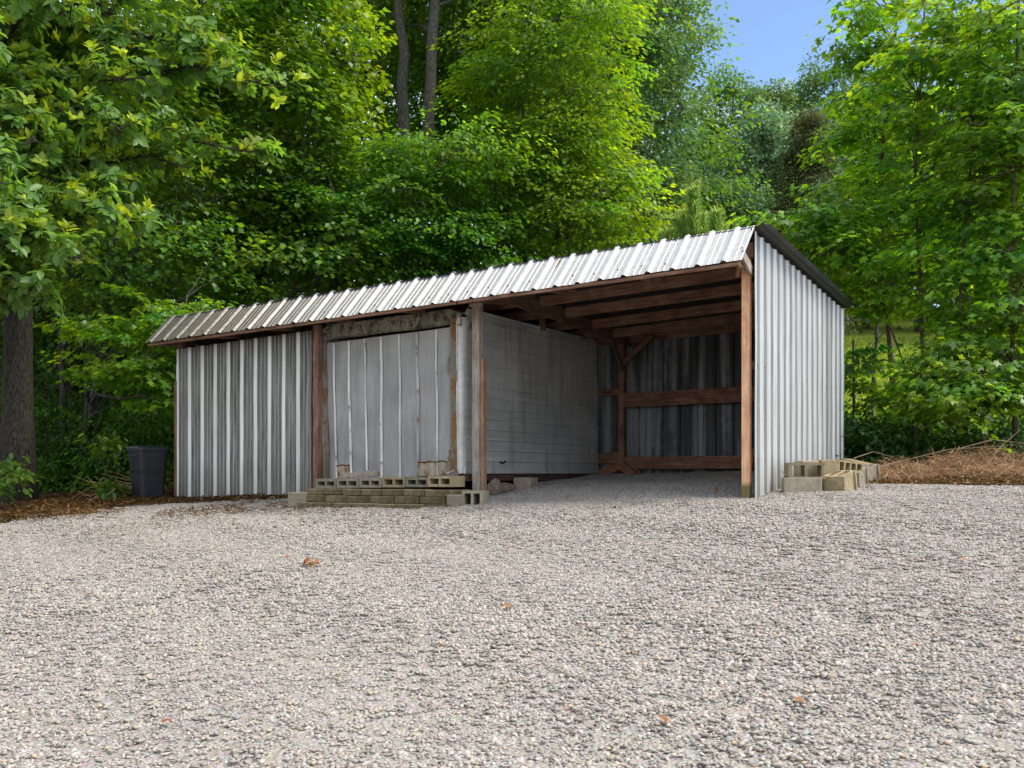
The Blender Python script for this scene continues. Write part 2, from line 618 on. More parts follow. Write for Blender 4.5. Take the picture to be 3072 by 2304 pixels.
def ground_mat():
    s = NT('ground soil and gravel')
    tc = s.n('ShaderNodeTexCoord')
    sx = s.n('ShaderNodeSeparateXYZ')
    s.l(tc.outputs['Object'], sx.inputs[0])
    # shed-aligned coordinates
    dx = s.math('SUBTRACT', sx.outputs[0], CX)
    dy = s.math('SUBTRACT', sx.outputs[1], CY)
    lx = s.math('SUBTRACT', s.math('MULTIPLY', dx, CT), s.math('MULTIPLY', dy, ST))
    ly = s.math('ADD', s.math('MULTIPLY', dx, ST), s.math('MULTIPLY', dy, CT))
    edge = s.noise(tc.outputs['Object'], .9, 5, .65)
    e = s.math('MULTIPLY', s.math('SUBTRACT', edge, .5), 1.6)
    # gravel where lx > -9.2 and ly < 1.9 (or inside the shed bay)
    g1 = s.ramp(s.math('ADD', s.math('ADD', lx, 9.3), e), [(.0, 0), (.35, 1)])
    g2 = s.ramp(s.math('SUBTRACT', s.math('ADD', 2.05, s.math('MULTIPLY', e, .3)), ly), [(.0, 0), (.25, 1)])
    inside = s.math('MULTIPLY', s.ramp(s.math('MULTIPLY', lx, -1.0), [(.0, 0), (.05, 1)]), s.ramp(s.math('SUBTRACT', 4.6, ly), [(0, 0), (.1, 1)]))
    g = s.math('MULTIPLY', g1, s.math('MAXIMUM', g2, inside))
    vo = s.n('ShaderNodeTexVoronoi')
    s.l(tc.outputs['Object'], vo.inputs['Vector'])
    vo.inputs['Scale'].default_value = 42
    gcol = s.mix(s.ramp(vo.outputs['Distance'], [(.25, 0), (.6, .75)]), s.mix(.5, vo.outputs['Color'], (.38, .37, .35)), (.07, .065, .06))
    gcol = s.mix(.75, gcol, (.30, .275, .245))
    brown = s.math('MULTIPLY', s.ramp(s.math('SUBTRACT', s.math('MULTIPLY', lx, -1.0), 4.8), [(0, 0), (.9, .85)]), s.ramp(s.math('ADD', ly, 3.3), [(0, 0), (.8, 1)]))
    gcol = s.mix(brown, gcol, (.085, .052, .03))
    dn = s.noise(tc.outputs['Object'], 14, 6, .7)
    dcol = s.ramp(dn, [(.3, (.022, .013, .008)), (.5, (.065, .038, .022)), (.7, (.12, .075, .045))])
    dn2 = s.noise(tc.outputs['Object'], .6, 4, .6)
    dcol = s.mix(s.ramp(dn2, [(.45, 0), (.6, .7)]), dcol, (.028, .03, .012))
    # open meadow up the slope on the right
    mead = s.math('MULTIPLY', s.ramp(s.math('MULTIPLY', s.math('SUBTRACT', sx.outputs[1], 21.0), .4), [(0, 0), (1, 1)]), s.ramp(s.math('SUBTRACT', sx.outputs[0], s.math('MULTIPLY', sx.outputs[1], .25)), [(0, 0), (1, 1)]))
    mcol = s.ramp(dn, [(.3, (.16, .22, .03)), (.7, (.32, .40, .06))])
    dcol = s.mix(mead, dcol, mcol)
    col = s.mix(g, dcol, gcol)
    h = s.math('ADD', s.math('MULTIPLY', vo.outputs['Distance'], -1.0), dn)
    return s.pbr(col, .95, 0, h, .02, .8, .15)


M['ground'] = ground_mat()

# ------------------------------------------------------------------ ground
def axis_pts(parts):
    out = [parts[0][0]]
    for a, b, st in parts:
        n = max(1, int(round((b - a) / st)))
        out += [a + (b - a) * (i + 1) / n for i in range(n)]
    return np.array(out)


gx = axis_pts([(-260, -60, 20), (-60, -14, 2.5), (-14, 12, .13), (12, 40, 1.2), (40, 70, 3), (70, 260, 20)])
gy = axis_pts([(-160, -10, 12), (-10, 2, .8), (2, 18, .13), (18, 60, 1.0), (60, 120, 4), (120, 460, 20)])
GX, GY = np.meshgrid(gx, gy)
GZ = H(GX, GY)
nx, ny = len(gx), len(gy)
V = np.stack([GX.ravel(), GY.ravel(), GZ.ravel()], 1)
ii = (np.arange(ny - 1)[:, None] * nx + np.arange(nx - 1)[None, :]).ravel()
F = np.stack([ii, ii + 1, ii + 1 + nx, ii + nx], 1)
g = raw_mesh('ground', V, F, M['ground'], smooth=True)
tag(g, kind='structure')

# ------------------------------------------------------------------ gravel stones (instanced clusters)
def pebble(rg, size):
    """a rough angular stone, 8-14 verts, as verts/faces on an icosahedron"""
    t = (1 + 5 ** .5) / 2
    v = np.array([(-1, t, 0), (1, t, 0), (-1, -t, 0), (1, -t, 0), (0, -1, t), (0, 1, t), (0, -1, -t), (0, 1, -t), (t, 0, -1), (t, 0, 1), (-t, 0, -1), (-t, 0, 1)]) / 1.9
    f = np.array([(0, 11, 5), (0, 5, 1), (0, 1, 7), (0, 7, 10), (0, 10, 11), (1, 5, 9), (5, 11, 4), (11, 10, 2), (10, 7, 6), (7, 1, 8), (3, 9, 4), (3, 4, 2), (3, 2, 6), (3, 6, 8), (3, 8, 9), (4, 9, 5), (2, 4, 11), (6, 2, 10), (8, 6, 7), (9, 8, 1)])
    v = v * rg.uniform(.62, 1.25, (12, 1))
    v = v * np.array([rg.uniform(.8, 1.35), rg.uniform(.6, .95), rg.uniform(.30, .55)]) * size * .56
    a, b_, c = rg.uniform(0, 6.28), rg.normal(0, .35), rg.normal(0, .35)
    m = np.array(Matrix.Rotation(a, 3, 'Z') @ Matrix.Rotation(b_, 3, 'X') @ Matrix.Rotation(c, 3, 'Y'))
    return v @ m.T, f


def gravel_mat():
    s = NT('limestone gravel')
    at = s.n('ShaderNodeAttribute', attribute_name='tint')
    oi = s.n('ShaderNodeObjectInfo')
    n = s.noise(s.coord('Object'), 60, 4, .7)
    c = s.mix(s.ramp(n, [(.35, .35), (.65, 0)]), at.outputs['Color'], (.20, .185, .17))
    return s.pbr(c, .82, 0, n, .003, .6, .3)


M['gravel'] = gravel_mat()


def collection_of(objs, name):
    c = bpy.data.collections.new(name)
    for o in objs:
        for uc in list(o.users_collection): uc.objects.unlink(o)
        c.objects.link(o)
    return c


def scatter(name, pts, rots, scls, protos, m, label=None):
    """one point-cloud mesh whose points carry one of several small meshes"""
    me = bpy.data.meshes.new(name)
    me.vertices.add(len(pts))
    me.vertices.foreach_set('co', np.asarray(pts, np.float32).ravel())
    a = me.attributes.new('rot', 'FLOAT_VECTOR', 'POINT')
    a.data.foreach_set('vector', np.asarray(rots, np.float32).ravel())
    a = me.attributes.new('scl', 'FLOAT', 'POINT')
    a.data.foreach_set('value', np.asarray(scls, np.float32))
    a = me.attributes.new('pick', 'INT', 'POINT')
    a.data.foreach_set('value', NR.integers(0, len(protos), len(pts)).astype(np.int32))
    o = bpy.data.objects.new(name, me)
    COL.objects.link(o)
    col = collection_of(protos, name + '_pieces')
    ng = bpy.data.node_groups.new(name + '_nodes', 'GeometryNodeTree')
    ng.interface.new_socket('Geometry', in_out='INPUT', socket_type='NodeSocketGeometry')
    ng.interface.new_socket('Geometry', in_out='OUTPUT', socket_type='NodeSocketGeometry')
    N = ng.nodes
    gi, go = N.new('NodeGroupInput'), N.new('NodeGroupOutput')
    ci = N.new('GeometryNodeCollectionInfo')
    ci.inputs['Collection'].default_value = col
    ci.inputs['Separate Children'].default_value = True
    ci.inputs['Reset Children'].default_value = True
    ip = N.new('GeometryNodeInstanceOnPoints')
    ip.inputs['Pick Instance'].default_value = True

    def attr(nm, typ):
        q = N.new('GeometryNodeInputNamedAttribute')
        q.data_type = typ
        q.inputs['Name'].default_value = nm
        return q.outputs['Attribute']
    L = ng.links
    L.new(gi.outputs[0], ip.inputs['Points'])
    L.new(ci.outputs[0], ip.inputs['Instance'])
    L.new(attr('pick', 'INT'), ip.inputs['Instance Index'])
    e2r = N.new('FunctionNodeEulerToRotation')
    L.new(attr('rot', 'FLOAT_VECTOR'), e2r.inputs[0])
    L.new(e2r.outputs[0], ip.inputs['Rotation'])
    L.new(attr('scl', 'FLOAT'), ip.inputs['Scale'])
    L.new(ip.outputs[0], go.inputs[0])
    md = o.modifiers.new('scatter', 'NODES')
    md.node_group = ng
    return o


def pebble_cluster(i, n, rad, smin, smax, palette):
    rg = np.random.default_rng(100 + i)
    Vs, Fs, Ts = [], [], []
    off = 0
    for k in range(n):
        r = rad * math.sqrt((k + .5) / n)
        an = k * 2.39996 + rg.uniform(-.3, .3)
        size = smin + (smax - smin) * rg.beta(1.6, 2.6)
        v, f = pebble(rg, size)
        v = v + np.array([r * math.cos(an), r * math.sin(an), size * rg.uniform(.05, .30)])
        Vs.append(v)
        Fs.append(f + off)
        off += 12
        c = np.array(palette[rg.integers(len(palette))]) * rg.uniform(.44, .87)
        Ts.append(np.repeat(c[None], len(f), 0))
    o = raw_mesh('gravel_piece', np.concatenate(Vs), np.concatenate(Fs), M['gravel'], tint=np.concatenate(Ts))
    return o


PAL = [(.52, .49, .45), (.58, .55, .505), (.46, .43, .395), (.38, .345, .305), (.63, .59, .535), (.46, .46, .425), (.30, .27, .24), (.55, .49, .41), (.48, .53, .48), (.57, .52, .46), (.52, .47, .42), (.55, .42, .28), (.50, .46, .41), (.59, .55, .50)]


def gravel_ok(X, Y):
    lx, ly = loc_np(X, Y)
    wob = .25 * np.sin(X * 2.1) + .18 * np.sin(Y * 3.3 + X) + .1 * np.sin(X * 7 + Y * 5)
    left = lx > -9.25 + wob * 1.2
    back = ly < 1.95 + .25 * wob
    inside = (lx < 0) & (lx > -4.6) & (ly < 4.4)
    under = (lx < -6.4) & (ly > -.25 + .1 * wob - .75 * np.clip((-7.3 - lx) / 1.6, 0, 1))
    trail = (lx < -4.05) & (lx > -6.5) & (ly > 0.1)
    return left & (back | inside) & ~under & ~trail


def grid_points(x0, x1, y0, y1, st, rg):
    xs = np.arange(x0, x1, st)
    ys = np.arange(y0, y1, st * .87)
    X, Y = np.meshgrid(xs, ys)
    X = X + (np.arange(len(ys)) % 2)[:, None] * st * .5
    X = X + rg.uniform(-.33, .33, X.shape) * st
    Y = Y + rg.uniform(-.33, .33, Y.shape) * st
    return X.ravel(), Y.ravel()


def surf_rot(X, Y, rg):
    e = .05
    gx_ = (H(X + e, Y) - H(X - e, Y)) / (2 * e)
    gy_ = (H(X, Y + e) - H(X, Y - e)) / (2 * e)
    return gx_, gy_


X, Y = grid_points(-12, 12, 2.6, 17.5, .080, NR)
lim = np.abs(X) < .56 * Y + .9
X, Y = X[lim], Y[lim]
ok = gravel_ok(X, Y)
# thinned towards the edges of the gravel, as the soil shows through
lx_, ly_ = loc_np(X, Y)
thin = np.clip((lx_ + 9.6) / 1.1, 0.0, 1)
ok &= NR.uniform(0, 1, X.shape) < np.where(lx_ < -8.4, .45 + .55 * thin, 1)
patch = (np.sin(X * 2.3 + Y * 1.1) + np.sin(Y * 3.1 - X * .7) + .7 * np.sin(X * 6.1 - Y * 4.3)) > .55
ok &= ~(patch & (lx_ < -5.6) & (ly_ < -.2) & (ly_ > -2.9) & (NR.uniform(0, 1, X.shape) < .62))
X, Y = X[ok], Y[ok]
Z = H(X, Y) - .004
gx_, gy_ = surf_rot(X, Y, NR)
rots = np.stack([np.arctan(gy_), -np.arctan(gx_), NR.uniform(0, 6.283, len(X))], 1)
protos = [pebble_cluster(i, 20, .056, .012, .036, PAL) for i in range(10)]
gr = scatter('gravel', np.stack([X, Y, Z], 1), rots, NR.uniform(.85, 1.2, len(X)) * (1 + .16 * np.sin(X * 1.1 + Y * .6) * np.sin(Y * .9 - X * .4)), protos, None)
tag(gr, 'pale crushed stone gravel covering the yard and the open bay floor', 'gravel', kind='stuff')
print('gravel clusters', len(X))

# ------------------------------------------------------------------ sheet metal
def sheet(name, mat, parent, s0, s1, pitch, P, phase=0.0, rib=.03, ribw=.07, minor=True, rows=2, rib_top=.024, wav=0.0, seed=0):
    """corrugated sheet; P(s,t,h)->point, s along the width, t 0..1 down the sheet, h the height of the profile"""
    rg = random.Random(seed)
    prof = []
    k0 = int(math.floor((s0 - phase) / pitch)) - 1
    k1 = int(math.ceil((s1 - phase) / pitch)) + 1
    for k in range(k0, k1 + 1):
        c = phase + k * pitch
        prof += [(c - ribw / 2, 0, 1), (c - rib_top / 2, rib, 0), (c + rib_top / 2, rib, 0), (c + ribw / 2, 0, 1)]
        if minor:
            for fr in (.38, .62):
                m = c + pitch * fr
                prof += [(m - .010, 0, 1), (m - .004, .006, 1), (m + .004, .006, 1), (m + .010, 0, 1)]
    pts = [(s0, None, 1)]
    for s_, h_, p_ in prof:
        if s0 + 1e-4 < s_ < s1 - 1e-4: pts.append((s_, h_, p_))
    pts.append((s1, None, 1))
    prof.sort()

    def hat(s_):
        for a, b in zip(prof, prof[1:]):
            if a[0] <= s_ <= b[0]:
                t = (s_ - a[0]) / max(1e-6, b[0] - a[0])
                return a[1] + (b[1] - a[1]) * t
        return 0
    pts = [(s_, hat(s_) if h_ is None else h_, p_) for s_, h_, p_ in pts]
    n = len(pts)
    V, pan = [], []
    off = [rg.uniform(-wav, wav) for _ in range(rows + 1)]
    for j in range(rows + 1):
        t = j / rows
        for s_, h_, p_ in pts:
            V.append(P(s_, t, h_ + off[j] + .0012 * math.sin(s_ * 9 + j)))
            pan.append(p_ if h_ < .02 else 0)
    F = []
    for j in range(rows):
        for i in range(n - 1):
            F.append((j * n + i, (j + 1) * n + i, (j + 1) * n + i + 1, j * n + i + 1))
    me = bpy.data.meshes.new(name)
    me.from_pydata([tuple(v) for v in V], [], F)
    # 'pan' on faces: 1 on the flats, 0 on the ribs
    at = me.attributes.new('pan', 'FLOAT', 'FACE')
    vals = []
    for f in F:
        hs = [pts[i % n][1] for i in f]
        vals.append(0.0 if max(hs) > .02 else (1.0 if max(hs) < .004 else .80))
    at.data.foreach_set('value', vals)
    me.materials.append(mat)
    o = bpy.data.objects.new(name, me)
    COL.objects.link(o)
    o.parent = parent
    md = o.modifiers.new('thickness', 'SOLIDIFY')
    md.thickness = .0016
    md.offset = -1
    return o


shed = empty('open_shed', (CX, CY, 0), -TH)
tag(shed, 'long lean-to shed of corrugated metal on wooden posts in front of the woods', 'shed')

SL = .0297          # the roof falls towards the left end


def zr(x): return SL * x


FT_Z, FB_Z, FB_Y = 3.06, 2.59, -.48
x = .04
i = 0
pitch = .3
phase = .04 - .7 * pitch
while x > -9.57:
    x2 = max(x - 3 * pitch, -9.58)
    def Pf(s_, t, h, i=i):
        y = 0.0 + (FB_Y) * t
        z = FT_Z + (FB_Z - FT_Z) * t + zr(s_) - .012 * math.sin((s_ + 9.6) / 9.6 * math.pi) * 1.5
        return (s_, y - h * .70 - .002 * (i % 2), z + h * .71 + .002 * (i % 2))
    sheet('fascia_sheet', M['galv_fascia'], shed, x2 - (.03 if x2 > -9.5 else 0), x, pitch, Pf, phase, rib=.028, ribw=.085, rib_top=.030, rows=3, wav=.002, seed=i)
    x = x2
    i += 1
x = .215
i = 0
while x > -9.6:
    x2 = max(x - 3 * pitch, -9.62)
    def Pr(s_, t, h, i=i):
        y = -.03 + 4.45 * t
        z = 3.045 + (-.31) * t + zr(s_)
        return (s_, y, z + h + .002 * (i % 2))
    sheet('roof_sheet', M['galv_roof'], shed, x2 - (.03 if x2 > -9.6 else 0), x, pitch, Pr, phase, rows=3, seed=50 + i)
    x = x2
    i += 1
# front wall sheets (left bay)
x = -6.545
i = 0
fp = .2856
while x > -9.36:
    x2 = max(x - 3 * fp, -9.37)
    def Pw(s_, t, h, i=i):
        zt = 2.24 + (s_ + 9.37) * .036
        zb = -.118 + (s_ + 9.37) * .018
        return (s_, -.012 - h - .002 * (i % 2), zt + (zb - zt) * t)
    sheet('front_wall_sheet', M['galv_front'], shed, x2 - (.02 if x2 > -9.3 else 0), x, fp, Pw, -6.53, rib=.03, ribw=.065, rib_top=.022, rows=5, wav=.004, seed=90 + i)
    x = x2
    i += 1
# side wall on the right
y = 0.0
i = 0
spt = .264
while y < 4.34:
    y2 = min(y + 3 * spt, 4.35)
    def Ps(s_, t, h, i=i):
        zt = 3.0 - .07 * s_
        zb = -.06 + .05 * s_
        return (.012 + h + .002 * (i % 2), s_, zt + (zb - zt) * t)
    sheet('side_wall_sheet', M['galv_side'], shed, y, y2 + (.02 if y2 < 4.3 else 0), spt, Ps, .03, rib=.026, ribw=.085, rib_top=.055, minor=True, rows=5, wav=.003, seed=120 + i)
    y = y2
    i += 1
# back wall
x = 0.0
i = 0
while x > -9.35:
    x2 = max(x - 3 * pitch, -9.37)
    def Pb(s_, t, h, i=i):
        zt = 2.70 + zr(s_)
        return (s_, 4.37 - h + .002 * (i % 2), zt + (.2 - zt) * t)
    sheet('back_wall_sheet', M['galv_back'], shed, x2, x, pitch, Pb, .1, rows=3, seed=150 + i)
    x = x2
    i += 1
# left end wall
y = 0.05
i = 0
while y < 4.3:
    y2 = min(y + .9, 4.35)
    def Pl(s_, t, h, i=i):
        zt = 2.70 - .07 * s_
        return (-9.40 - h, s_, zt + (-.1 - zt) * t)
    sheet('end_wall_sheet', M['galv_front'], shed, y, y2, pitch, Pl, .1, rows=2, seed=170 + i)
    y = y2
    i += 1


def part_bar(name, mat, p, q, w, h, parent=shed, up=(0, 0, 1), bev=.004):
    b = MB()
    b.bar(p, q, w, h, up, bev)
    return b.build(name, mat, parent)


def part_box(name, mat, a, b_, parent=shed, bev=.004):
    b = MB()
    b.box(a, b_, None, bev)
    return b.build(name, mat, parent)


# posts
part_box('post', M['wood_post_orange'], (-.125, .005, -.12), (-.033, .095, 2.70))
part_box('post', M['wood_post_gray'], (-3.775, 0, -.1), (-3.665, .10, 2.56))
part_box('post_board', M['wood_new'], (-3.662, .03, -.1), (-3.622, .12, 1.78))
part_box('post', M['wood_post_red'], (-6.532, -.02, -.1), (-6.43, .08, 2.42))
part_box('post', M['wood_post_red'], (-9.39, .0, -.15), (-9.29, .1, 2.44))
for px_ in (-.1, -3.56, -6.6, -9.35):
    part_box('post', M['wood_post_red'], (px_ - (.0 if px_ == -.1 else .05), 4.2, .1), (px_ + (.09 if px_ == -.1 else .05), 4.31, 2.66 + zr(px_)))
# header along the front posts and the eave board under the sloping front sheets
for a, b_ in ((-9.55, -6.5), (-6.48, -3.72), (-3.70, .0)):
    bb = MB()
    bb.bar((a, FB_Y + .035, FB_Z + zr(a) - .034), (b_, FB_Y + .035, FB_Z + zr(b_) - .034), .038, .042)
    bb.build('eave_board', M['wood_rafter_x'], shed)
    bb = MB()
    bb.bar((a, .06, 2.80 + zr(a)), (b_, .06, 2.80 + zr(b_)), .04, .18)
    bb.build('header_beam', M['wood_rafter_x'], shed)
# lookouts that carry the eave
for lx in (-.02, -1.15, -2.35, -3.42, -4.6, -5.8, -7.0, -8.2, -9.36):
    part_bar('lookout', M['wood_rafter_y'], (lx - .04, FB_Y + .06, FB_Z + zr(lx) - .02), (lx - .04, .3, FB_Z + .05 + zr(lx)), .038, .07)
    part_bar('lookout', M['wood_rafter_y'], (lx - .08, FB_Y + .07, FB_Z + zr(lx) + .0), (lx - .08, -.03, FT_Z + zr(lx) - .08), .038, .06)
# rafters front to back
for lx in (-.06, -3.45, -6.55, -9.33):
    part_bar('rafter', M['wood_rafter_y'], (lx, .09, 2.74 + zr(lx)), (lx, 4.36, 2.56 + zr(lx) * 1), .04, .19)
# purlins across
for (y, dz) in ((.62, 0), (1.2, 0), (1.98, 0), (2.85, 0), (3.6, 0)):
    for a, b_ in ((-3.42, -.09), (-6.52, -3.49), (-9.3, -6.58)):
        zt = 2.99 - .07 * y
        if y < 1 and a == -3.42: continue
        part_bar('purlin', M['wood_rafter_x'], (a, y, zt - .095 + zr(a) - .04), (b_, y, zt - .095 + zr(b_) - .0), .04, .145)
part_bar('purlin', M['wood_rafter_x'], (-3.42, 4.25, 2.50), (-.09, 4.25, 2.60), .04, .17)
part_bar('purlin', M['wood_rafter_x'], (-9.3, 4.25, 2.36), (-3.49, 4.25, 2.50), .04, .17)
# girts and boards on the back wall
part_bar('girt', M['wood_rafter_x'], (-3.50, 4.19, 1.47), (-.02, 4.19, 1.50), .04, .235)
part_bar('girt', M['wood_rafter_x'], (-5.0, 4.27, 1.60), (-3.62, 4.27, 1.62), .04, .115)
part_bar('girt', M['wood_rafter_x'], (-5.0, 4.27, .50), (-3.62, 4.27, .52), .04, .18)
part_bar('sill_board', M['wood_rafter_x'], (-3.50, 4.18, .43), (-1.3, 4.18, .435), .04, .20)
part_bar('sill_board', M['wood_rafter_x'], (-1.29, 4.19, .425), (-.02, 4.19, .42), .04, .20)
# braces at the back post
part_bar('brace', M['wood_rafter_y'], (-3.52, 4.17, 1.98), (-3.45, 3.55, 2.50), .04, .09)
part_bar('brace', M['wood_rafter_x'], (-3.53, 4.16, 2.06), (-2.98, 4.16, 2.50), .04, .09)
part_box('hanger_board', M['wood_rafter_y'], (-4.0, 2.2, 2.42), (-3.9, 2.24, 2.72))
part_box('post_block', M['wood_post_gray'], (-3.79, -.05, 2.455), (-3.60, -.01, 2.50))
# girts of the side wall
for z in (.5, 1.5, 2.3):
    part_bar('girt', M['wood_rafter_y'], (-.03, .12, z), (-.03, 4.15, z + .02), .04, .09)
# short block between the corner post and the end sheet
part_bar('corner_block', M['wood_post_gray'], (-.02, -.33, 2.72), (-.02, .02, 2.56), .035, .11)
part_bar('corner_block', M['wood_rafter_x'], (-.14, -.1, 2.52), (-.02, -.40, 2.57), .04, .09)
# scraps at the left corner: strip of sheet metal and an old board
part_box('corner_board', M['wood_post_red'], (-9.475, .0, -.13), (-9.43, .05, 1.74))
part_box('corner_strip', M['galv_front'], (-9.49, .055, 1.25), (-9.412, .06, 2.02))
part_box('corner_strip', M['galv_front'], (-9.50, .055, -.1), (-9.44, .062, 1.1))
# little latch wire on the front wall
b = MB()
b.tube([(-6.95, -.06, .12), (-6.95, -.06, .42), (-7.03, -.06, .43)], .006, 5)
b.box((-6.985, -.065, .2), (-6.915, -.045, .215))
b.build('latch_wire', M['steel'], shed)
# screws on the sloping front sheets
b = MB()
for k in range(-64, 1):
    sx_ = k * .15 + .02
    if sx_ < -9.5 or abs(((sx_ - phase) / pitch) - round((sx_ - phase) / pitch)) < .18: continue
    for t in (.13, .80):
        if rnd.random() < .25: continue
        tt = t + rnd.uniform(-.03, .03)
        c = Vector((sx_, FB_Y * tt - .010, FT_Z + (FB_Z - FT_Z) * tt + zr(sx_) + .004))
        b.tube([c, c + Vector((0, -.010, .010))], .010, 6)
o = b.build('screws', M['screw'], shed)
o['kind'] = 'stuff'
b = MB()
for k in range(16):
    yy = .16 + k * spt
    for z in (1.50 , .42):
        if rnd.random() < .2: continue
        c = Vector((.016, yy, z + rnd.uniform(-.02, .02)))
        b.tube([c, c + Vector((.012, 0, 0))], .009, 6)
for k in range(9):
    for z in (1.05,):
        c = Vector((-9.2 + k * fp + .03, -.014, z + rnd.uniform(-.02, .02)))
        b.tube([c, c + Vector((0, -.012, 0))], .008, 6)
o = b.build('screws', M['steel'], shed)
o['kind'] = 'stuff'

# ------------------------------------------------------------------ trailer inside the shed
TX0, TX1, TY0, TY1 = -6.43, -3.99, .15, 4.18
tr = empty('box_trailer', W(-5.2, .15, 0), -TH)
tag(tr, 'old grey aluminium box trailer with a rusty framed door, parked under the shed roof', 'trailer')
ox, oy = -5.2, .15


def T(x, y, z): return (x - ox, y - oy, z)


# ribbed side skin (long beads run front to back)
def side_skin(x, sign, name, mat):
    V, F = [], []
    prof = []
    z = .30
    k = 0
    while z < 2.40:
        prof += [(z, 0), (z + .122, 0), (z + .127, .016), (z + .141, .016)]
        z += .146
        k += 1
    prof.append((2.42, 0))
    ys = np.linspace(TY0 + .03, TY1, 9)
    for j, yy in enumerate(ys):
        for zz, hh in prof:
            dent = .010 * math.sin(yy * 2.3 + zz * 1.7) * math.sin(zz * 2.1) + .006 * math.sin(yy * 5 + zz * 4)
            tilt = (yy - TY0) * .012 * (2.4 - zz) / 2.4
            V.append(T(x + sign * (hh + dent), yy + (0 if j < 8 else (.08 * (2.4 - zz) / 2.4 + .015 * math.sin(zz * 9))), zz + .0 * tilt))
    n = len(prof)
    for j in range(len(ys) - 1):
        for i_ in range(n - 1):
            q = (j * n + i_, (j + 1) * n + i_, (j + 1) * n + i_ + 1, j * n + i_ + 1)
            F.append(q if sign > 0 else q[::-1])
    b = MB()
    b.add(V, F)
    return b.build(name, mat, tr)


side_skin(TX1, 1, 'side_wall', M['trailer_side'])
side_skin(TX0, -1, 'side_wall', M['trailer_side'])
b = MB()
b.box(T(TX0 + .02, TY0 + .06, 2.405), T(TX1 - .02, TY1, 2.44), None, .01)
b.build('trailer_roof', M['trailer_side'], tr)
b = MB()
b.box(T(TX0 + .01, TY1 - .03, .3), T(TX1 - .01, TY1, 2.40))
b.build('front_wall', M['trailer_side'], tr)
# top rail and base rail
b = MB()
b.tube([T(TX1 - .012, TY0 + .05, 2.425), T(TX1 - .012, TY1, 2.425)], .026, 8)
b.build('top_rail', M['trailer_side'], tr)
b = MB()
b.box(T(TX1 - .03, TY0 + .0, .255), T(TX1 + .012, TY1, .335), None, .004)
b.build('kick_rail', M['trailer_side'], tr)
b = MB()
b.box(T(TX1 - .10, TY0 + .05, .155), T(TX1 - .035, TY1, .250), None, .004)
b.build('bottom_rail', M['rail_y'], tr)
b = MB()
b.box(T(TX0 + .1, TY0 + .04, .155), T(TX1 + .02, TY0 + .10, .25), None, .004)
b.build('bottom_rail', M['rail'], tr)
b = MB()
b.box(T(TX0 + .05, TY0 + .12, .165), T(TX1 - .11, TY1, .25))
b.build('floor', M['black'], tr)

# rear frame: header, jambs with rounded corners, the whole leaning a little to the left
def lean(x, z):          # at the top the frame sits further left
    return x - .055 * (z - .3) / 2.1 * (1 if x < -5.5 else .35)


def frame_z(x): return 2.39 + (x - TX0) * .026


b = MB()
NN = 14
FL, FR = TX0 - .02, TX1 + .0
yf = TY0 - .06
# header as a swept strip with an inset lower edge (rounded right and left shoulders)
V, F = [], []
xs = np.linspace(FL, FR, NN)
for i_, xx in enumerate(xs):
    edge = min(xx - FL, FR - xx)
    drop = .07 * (1 - min(1, edge / .12)) ** 2
    zt = frame_z(xx) + .035 - drop
    z1 = zt - .065
    z2 = zt - .215 + drop * .5
    xx2 = lean(xx, zt)
    for (yy, zz) in ((yf + .10, zt - .004), (yf + .015, zt), (yf, zt - .015), (yf, z1), (yf + .02, z1 - .02), (yf + .02, z2 + .02), (yf - .004, z2 + .006), (yf - .004, z2), (yf + .08, z2)):
        V.append(T(xx2, yy, zz + .004 * math.sin(xx * 7)))
m_ = 9
for i_ in range(NN - 1):
    for k in range(m_ - 1):
        F.append((i_ * m_ + k, i_ * m_ + k + 1, (i_ + 1) * m_ + k + 1, (i_ + 1) * m_ + k))
b.add(V, F)
b.build('frame_header', M['frame_rust'], tr)
for (xa, xb, nm) in ((FL, FL + .085, 'frame_jamb'), (FR - .185, FR - .075, 'frame_jamb')):
    V, F = [], []
    zs = np.linspace(.18, 2.30 if xa < -5 else 2.36, 14)
    for zz in zs:
        wob = .006 * math.sin(zz * 5.1 + xa) + .004 * math.sin(zz * 13)
        a_, c_ = lean(xa, zz) + wob, lean(xb, zz) + wob
        for (xx, yy) in ((a_, yf + .09), (a_, yf + .004), (a_ + .012, yf - .004), ((a_ + c_) / 2 - .015, yf - .004), ((a_ + c_) / 2, yf + .014), (c_ - .012, yf + .014), (c_, yf + .004), (c_, yf + .09)):
            V.append(T(xx, yy, zz))
    for j in range(len(zs) - 1):
        for k in range(7):
            F.append((j * 8 + k, j * 8 + k + 1, (j + 1) * 8 + k + 1, (j + 1) * 8 + k))
    b = MB()
    b.add(V, F)
    b.build(nm, M['frame_rust_side'], tr)
# aluminium corner trim at the right, rounding onto the side wall
V, F = [], []
zs = np.linspace(.26, 2.36, 12)
for zz in zs:
    base = lean(FR - .072, zz)
    for k in range(6):
        an = k / 5 * math.pi / 2
        V.append(T(base + (TX1 + .012 - base) * math.sin(an), yf + .012 + .13 * (1 - math.cos(an)), zz))
for j in range(len(zs) - 1):
    for k in range(5):
        F.append((j * 6 + k, j * 6 + k + 1, (j + 1) * 6 + k + 1, (j + 1) * 6 + k))
b = MB()
b.add(V, F)
b.build('corner_trim', M['trailer_side'], tr, smooth=True)
b = MB()
b.tube([T(lean(FR - .07, .3), yf - .002, .3), T(lean(FR - .07, 1.2) - .004, yf - .004, 1.2), T(lean(FR - .07, 2.33), yf - .002, 2.33)], .007, 6)
b.build('trim_bead', M['batten'], tr)

# door: eight sheets between battens
DL, DR = FL + .095, FR - .19
bat = [.0, .062, .188, .325, .445, .595, .735, .885, 1.0]
yd = TY0 + .0


